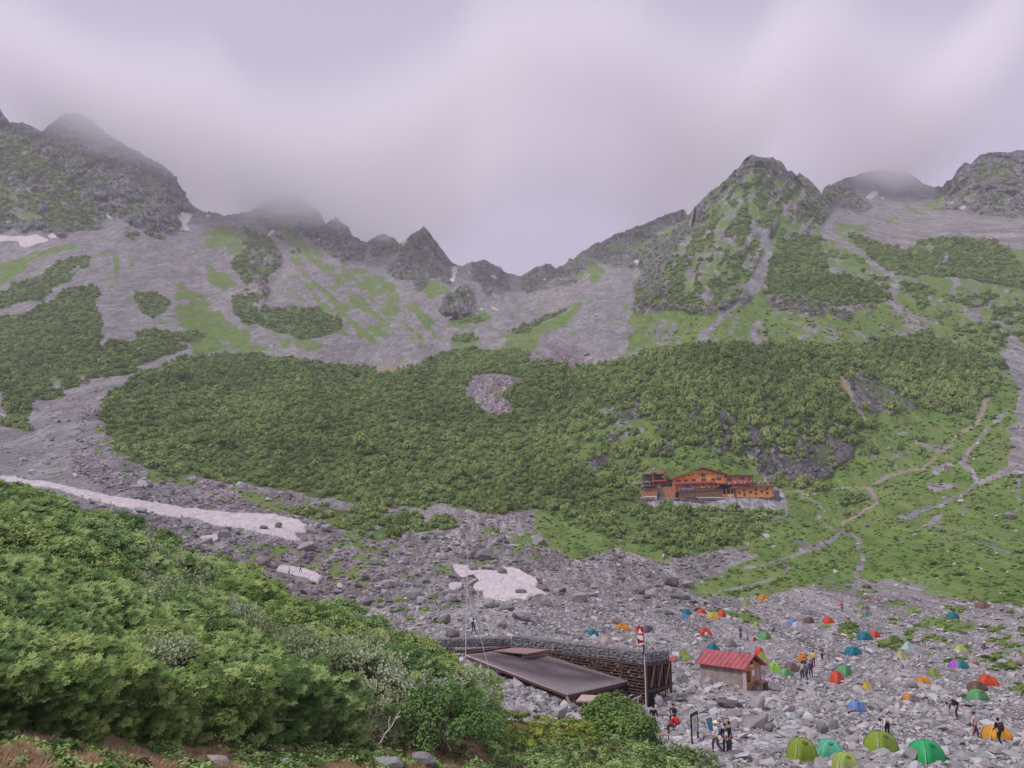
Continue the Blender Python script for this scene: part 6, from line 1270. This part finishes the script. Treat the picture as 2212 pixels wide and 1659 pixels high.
def cloth(c):
    if c not in _cm: _cm[c] = mat('cloth_%d' % len(_cm), rough=.85, build=vary(c, 14, .3, spec=.1), spec=.1)
    return _cm[c]
M_SKIN = mat('skin', (.50, .29, .21), .6)
def person(loc, kind, yaw, shirt, trousers, label, hair=(.02, .016, .014), hat=None, pack=None, h=1.7, group=None, detail=True, logo=None, scale=None):
    r_ = empty('person', loc, math.radians(yaw)); s = h / 1.76; r_.scale = (s, s, s); tag(r_, label, 'person', group); f = FIG[kind]
    def add(nm, m):
        o = bpy.data.objects.new(nm, f[nm]); C.objects.link(o); o.parent = r_
        if not f[nm].materials: f[nm].materials.append(M_SKIN)
        o.material_slots[0].link = 'OBJECT'; o.material_slots[0].material = m; return o
    add('body', M_SKIN); add('jacket', cloth(shirt)); add('trousers', cloth(trousers))
    if detail: add('shoes', cloth((.05, .04, .04)))
    add('hair', cloth(hair))
    if hat: add('hat', cloth(hat))
    if logo:
        J = f['_J']; bm = nbm(); box(bm, (-.09, -.165, 1.1), (.09, -.155, 1.28)); box(bm, (-.07, -.168, 1.32), (.07, -.158, 1.35)); bm_obj('print', bm, cloth(logo), r_)
    if pack:
        c, up, bk = f['_pack']; bm = nbm(); bmesh.ops.create_cube(bm, size=1); bmesh.ops.subdivide_edges(bm, edges=bm.edges[:], cuts=2, use_grid_fill=True)
        x = V3(1, 0, 0)
        for v in bm.verts:
            p = v.co.copy(); rr_ = 1 - .22 * (abs(p.x) * 2) ** 2 * (abs(p.z) * 2) ** 2; v.co = (x * p.x * .34 * rr_ + up * p.z * .52 * rr_ + bk * p.y * .22 * rr_)
        Mx = Matrix.Translation(Vector(loc)) @ Matrix.Rotation(math.radians(yaw), 4, 'Z') @ Matrix.Scale(s, 4); o = bm_obj('backpack', bm, cloth(pack[0]), None, True); o.matrix_world = Mx @ Matrix.Translation(c); tag(o, pack[1], 'backpack')
    return r_
def pq(px, py, h=.0): g = gq(px, py); return g + Vector((0, 0, h))
BK, DG = (.02, .02, .025), (.06, .055, .06)
person(pq(1568.5, 1632, .05), 'hold', 5, BK, BK, 'person in a black shirt with white print facing us beside the path signs', logo=(.7, .72, .78))
person(pq(1578, 1628, .05), 'stand', 60, (.03, .035, .06), DG, 'person in dark navy right behind the one in the black printed shirt', pack=((.45, .45, .5), 'small pale backpack on the person in dark navy by the signs'))
person(pq(1548, 1627, .05), 'walk', -75, (.60, .58, .60), DG, 'person in a white brimmed hat and pale sleeves beside the map board', hat=(.75, .66, .58), pack=((.30, .29, .48), 'violet grey backpack of the person in the white hat'))
person(pq(1413, 1579, .05), 'stand', 160, BK, BK, 'person in dark clothes standing behind the round bush edge')
person(pq(1456, 1562, .1), 'sit', -30, (.03, .03, .06), BK, 'person in dark blue with a black cap sitting behind the one in red', h=1.7)
person(pq(1456, 1584, .12), 'sit', -115, (.60, .03, .04), (.05, .045, .04), 'person in a red jacket sitting on a flat stone right of the bench', hair=(.25, .12, .1), pack=((.50, .04, .05), 'red backpack behind the seated person in red'))
person(pq(1733.5, 1468), 'stand', 175, (.18, .16, .2), BK, 'hiker with a pale green pack, left one of the group in mid camp', pack=((.30, .48, .42), 'pale green backpack of the left hiker of the group'))
person(pq(1743, 1469), 'walk', 180, (.20, .10, .16), (.07, .08, .12), 'hiker with a blue pack, middle one of the group in mid camp', hair=(.10, .03, .04), pack=((.10, .14, .27), 'slate blue backpack of the middle hiker'))
person(pq(1752.5, 1464), 'stand', 170, (.08, .05, .14), (.05, .03, .03), 'hiker in a teal hat with a dark purple pack, right in the mid camp group', hat=(.03, .24, .26), pack=((.10, .03, .10), 'dark purple backpack of the hiker in the teal hat'))
person(pq(1738, 1457), 'stand', 10, (.17, .04, .07), DG, 'hiker in maroon behind the group, facing it', hair=(.04, .01, .02))
person(pq(1757.7, 1441), 'stand', 175, (.74, .58, .14), (.09, .025, .02), 'person in a yellow T-shirt and dark shorts standing right of the orange tent')
person(pq(1776, 1427), 'walk', 0, (.16, .10, .14), (.03, .06, .08), 'hiker with a pink and black hat coming down the stony path', hat=(.55, .13, .2))
person(pq(1819.6, 1322), 'stand', 180, (.60, .045, .04), (.12, .03, .03), 'person in bright red walking at the top of the camp path', hat=(.5, .04, .04))
person(pq(1917, 1590), 'bend', -70, (.66, .62, .70), BK, 'person in a white shirt bending over behind the big moss green tent')
person(pq(2066.5, 1555), 'bend', -120, (.04, .04, .055), BK, 'person in black with a large dark pack leaning on the rubble', pack=((.02, .02, .03), 'black backpack of the leaning person on the rubble')).scale = (1, 1, 1)
person(pq(2110, 1600), 'walk', 40, (.66, .45, .55), (.09, .03, .05), 'person in pink and white walking left of the big yellow orange tent')
person(pq(2161.6, 1616), 'walk', 185, BK, BK, 'person in black with a pack in front of the big yellow orange tent', pack=((.06, .03, .04), 'dark pack of the person in front of the yellow orange tent'))
person(pq(2124, 1404), 'crouch', 40, (.10, .08, .12), BK, 'crouching person in dark clothes at the far right of the camp', hat=(.65, .62, .68)); person(pq(2131, 1404), 'crouch', -60, (.50, .34, .60), BK, 'crouching person in lilac at the far right of the camp', hat=(.65, .6, .68))
person(pq(1600.4, 1381), 'stand', 120, (.10, .06, .15), (.03, .06, .05), 'person in dark purple standing left of the dull green tent'); person(pq(1630.6, 1389.6), 'crouch', 0, (.30, .06, .10), DG, 'crouching person in dark red left of the dull green tent', hat=(.45, .62, .4)); person(pq(1614, 1386), 'crouch', 0, (.40, .50, .70), DG, 'crouching person in pale blue between the purple one and the dark red one')
person(pq(1523.4, 1311), 'crouch', 0, (.05, .05, .07), BK, 'tiny crouching figure above the red tents of the upper row', hat=(.6, .6, .65))
person(pq(1023, 1368), 'walk', 160, (.62, .64, .74), (.03, .04, .08), 'hiker in white and navy among the boulders right of the antenna mast', pack=((.03, .05, .14), 'navy backpack of the hiker near the mast'))
person(pq(624, 1246), 'walk', -60, (.32, .22, .3), DG, 'left of two hikers crossing the small lower snow patch'); person(pq(648.6, 1246), 'walk', -60, (.04, .06, .12), BK, 'right of two hikers crossing the small lower snow patch')
person(pq(1828.7, 1150), 'walk', 175, (.03, .03, .04), BK, 'hiker in black at the trail junction above the camp'); person(pq(1832, 1153), 'walk', 175, (.42, .14, .08), BK, 'hiker with an orange pack at the trail junction above the camp'); person(pq(1861.7, 1163), 'walk', 175, (.50, .26, .16), DG, 'hiker in orange and grey just below the trail junction'); 
rp = np.random.default_rng(8); cols = [(.55,.5,.55),(.65,.62,.66),(.05,.05,.08),(.45,.08,.10),(.12,.10,.18),(.6,.55,.25),(.20,.22,.4),(.35,.1,.15)]
for k in range(26):
    zx = 1390 + k * 23 + rp.uniform(-7, 7); zz = 408 - (zx - 1375) * .053
    person(HO + Vector((hx(zx), rp.uniform(.1, 2.2), hz(zz - 6))), ['stand', 'stand', 'sit'][k % 3], float(rp.uniform(-90, 90)), cols[int(rp.integers(0, 8))], DG, 'guest sitting or standing on the upper deck of the orange hut', group='guests on the upper deck', detail=False, hat=(.62, .6, .62) if k % 3 == 0 else None)
for k in range(14):
    zx = 885 + k * 27 + rp.uniform(-7, 7); zz = 470 - (zx - 640) * .053
    person(HO + Vector((hx(zx), rp.uniform(.5, 2.2), hz(zz - 6))), ['sit', 'stand', 'sit'][k % 3], float(rp.uniform(-90, 90)), cols[int(rp.integers(0, 8))], DG, 'guest on the lower terrace in front of the orange hut', group='guests on the lower terrace', detail=False, hat=(.62, .55, .5) if k % 4 == 0 else None)

# ---------------------------------------------------------------- air and cloud
def build_haze():
    bm = nbm(); box(bm, (-1700, -60, -60), (1900, 1900, 930)); o = bm_obj('haze', bm, None); tag(o, kind='stuff')
    m = bpy.data.materials.new('haze_air'); m.use_nodes = True; nt = m.node_tree; nt.nodes.clear(); out = nt.nodes.new('ShaderNodeOutputMaterial'); v = nt.nodes.new('ShaderNodeVolumePrincipled')
    v.inputs['Color'].default_value = (.92, .89, .99, 1); v.inputs['Density'].default_value = .00018; v.inputs['Anisotropy'].default_value = .0; nt.links.new(v.outputs[0], out.inputs['Volume']); o.data.materials.append(m)
def build_clouds():
    bm = nbm(); box(bm, (-900, 985, 380), (1200, 1450, 800)); o = bm_obj('cloud_bank', bm, None); tag(o, kind='stuff')
    m = bpy.data.materials.new('cloud_vapour'); m.use_nodes = True; nt = m.node_tree; N = nt.nodes; L = nt.links; N.clear(); out = N.new('ShaderNodeOutputMaterial'); v = N.new('ShaderNodeVolumePrincipled')
    v.inputs['Color'].default_value = (.998, .985, 1.0, 1); v.inputs['Anisotropy'].default_value = .0
    P = N.new('ShaderNodeNewGeometry').outputs['Position']; sep = N.new('ShaderNodeSeparateXYZ'); L.new(P, sep.inputs[0])
    mp = N.new('ShaderNodeMapping'); mp.inputs['Scale'].default_value = (1, .6, 1.3); L.new(P, mp.inputs[0]); n = noise(N, L, mp.outputs[0], .006, 3, .5)
    # vapour thickens with height above a wavy base; base height differs along the ridge
    cur = N.new('ShaderNodeFloatCurve'); c = cur.mapping.curves[0]
    pts = CLOUD_BASE; lo, hi = -900, 1200
    for i, (x, z) in enumerate(pts):
        X, Zv = (x - lo) / (hi - lo), z / 1000
        if i < 2: c.points[i].location = (X, Zv)
        else: c.points.new(X, Zv)
    cur.mapping.update()
    t = math_(N, L, 'DIVIDE', math_(N, L, 'SUBTRACT', sep.outputs[0], lo), hi - lo); L.new(t, cur.inputs['Value'])
    base = math_(N, L, 'MULTIPLY', cur.outputs[0], 1000)
    h = math_(N, L, 'SUBTRACT', sep.outputs[2], base); h = math_(N, L, 'ADD', h, math_(N, L, 'MULTIPLY', math_(N, L, 'SUBTRACT', n.outputs[0], .5), 60))
    up = math_(N, L, 'MAXIMUM', math_(N, L, 'MINIMUM', math_(N, L, 'DIVIDE', h, 80), 1.0), 0.0); dn_ = math_(N, L, 'MAXIMUM', math_(N, L, 'MINIMUM', math_(N, L, 'DIVIDE', math_(N, L, 'SUBTRACT', 230, h), 110), 1.0), 0.0)
    d = math_(N, L, 'MULTIPLY', math_(N, L, 'MULTIPLY', up, dn_), .011)
    L.new(d, v.inputs['Density']); L.new(v.outputs[0], out.inputs['Volume']); o.data.materials.append(m)
    try: m.cycles.volume_step_rate = 1.0
    except Exception: pass
CLOUD_BASE = [(-900, 760), (-720, 600), (-640, 545), (-560, 522), (-440, 505), (-380, 452), (-240, 452), (-120, 505), (20, 620), (150, 600), (260, 520), (340, 525), (430, 620), (520, 540), (600, 522), (680, 575), (760, 740), (1200, 850)]
S.cycles.volume_step_rate = 1.0; S.cycles.volume_max_steps = 64
build_haze(); build_clouds()
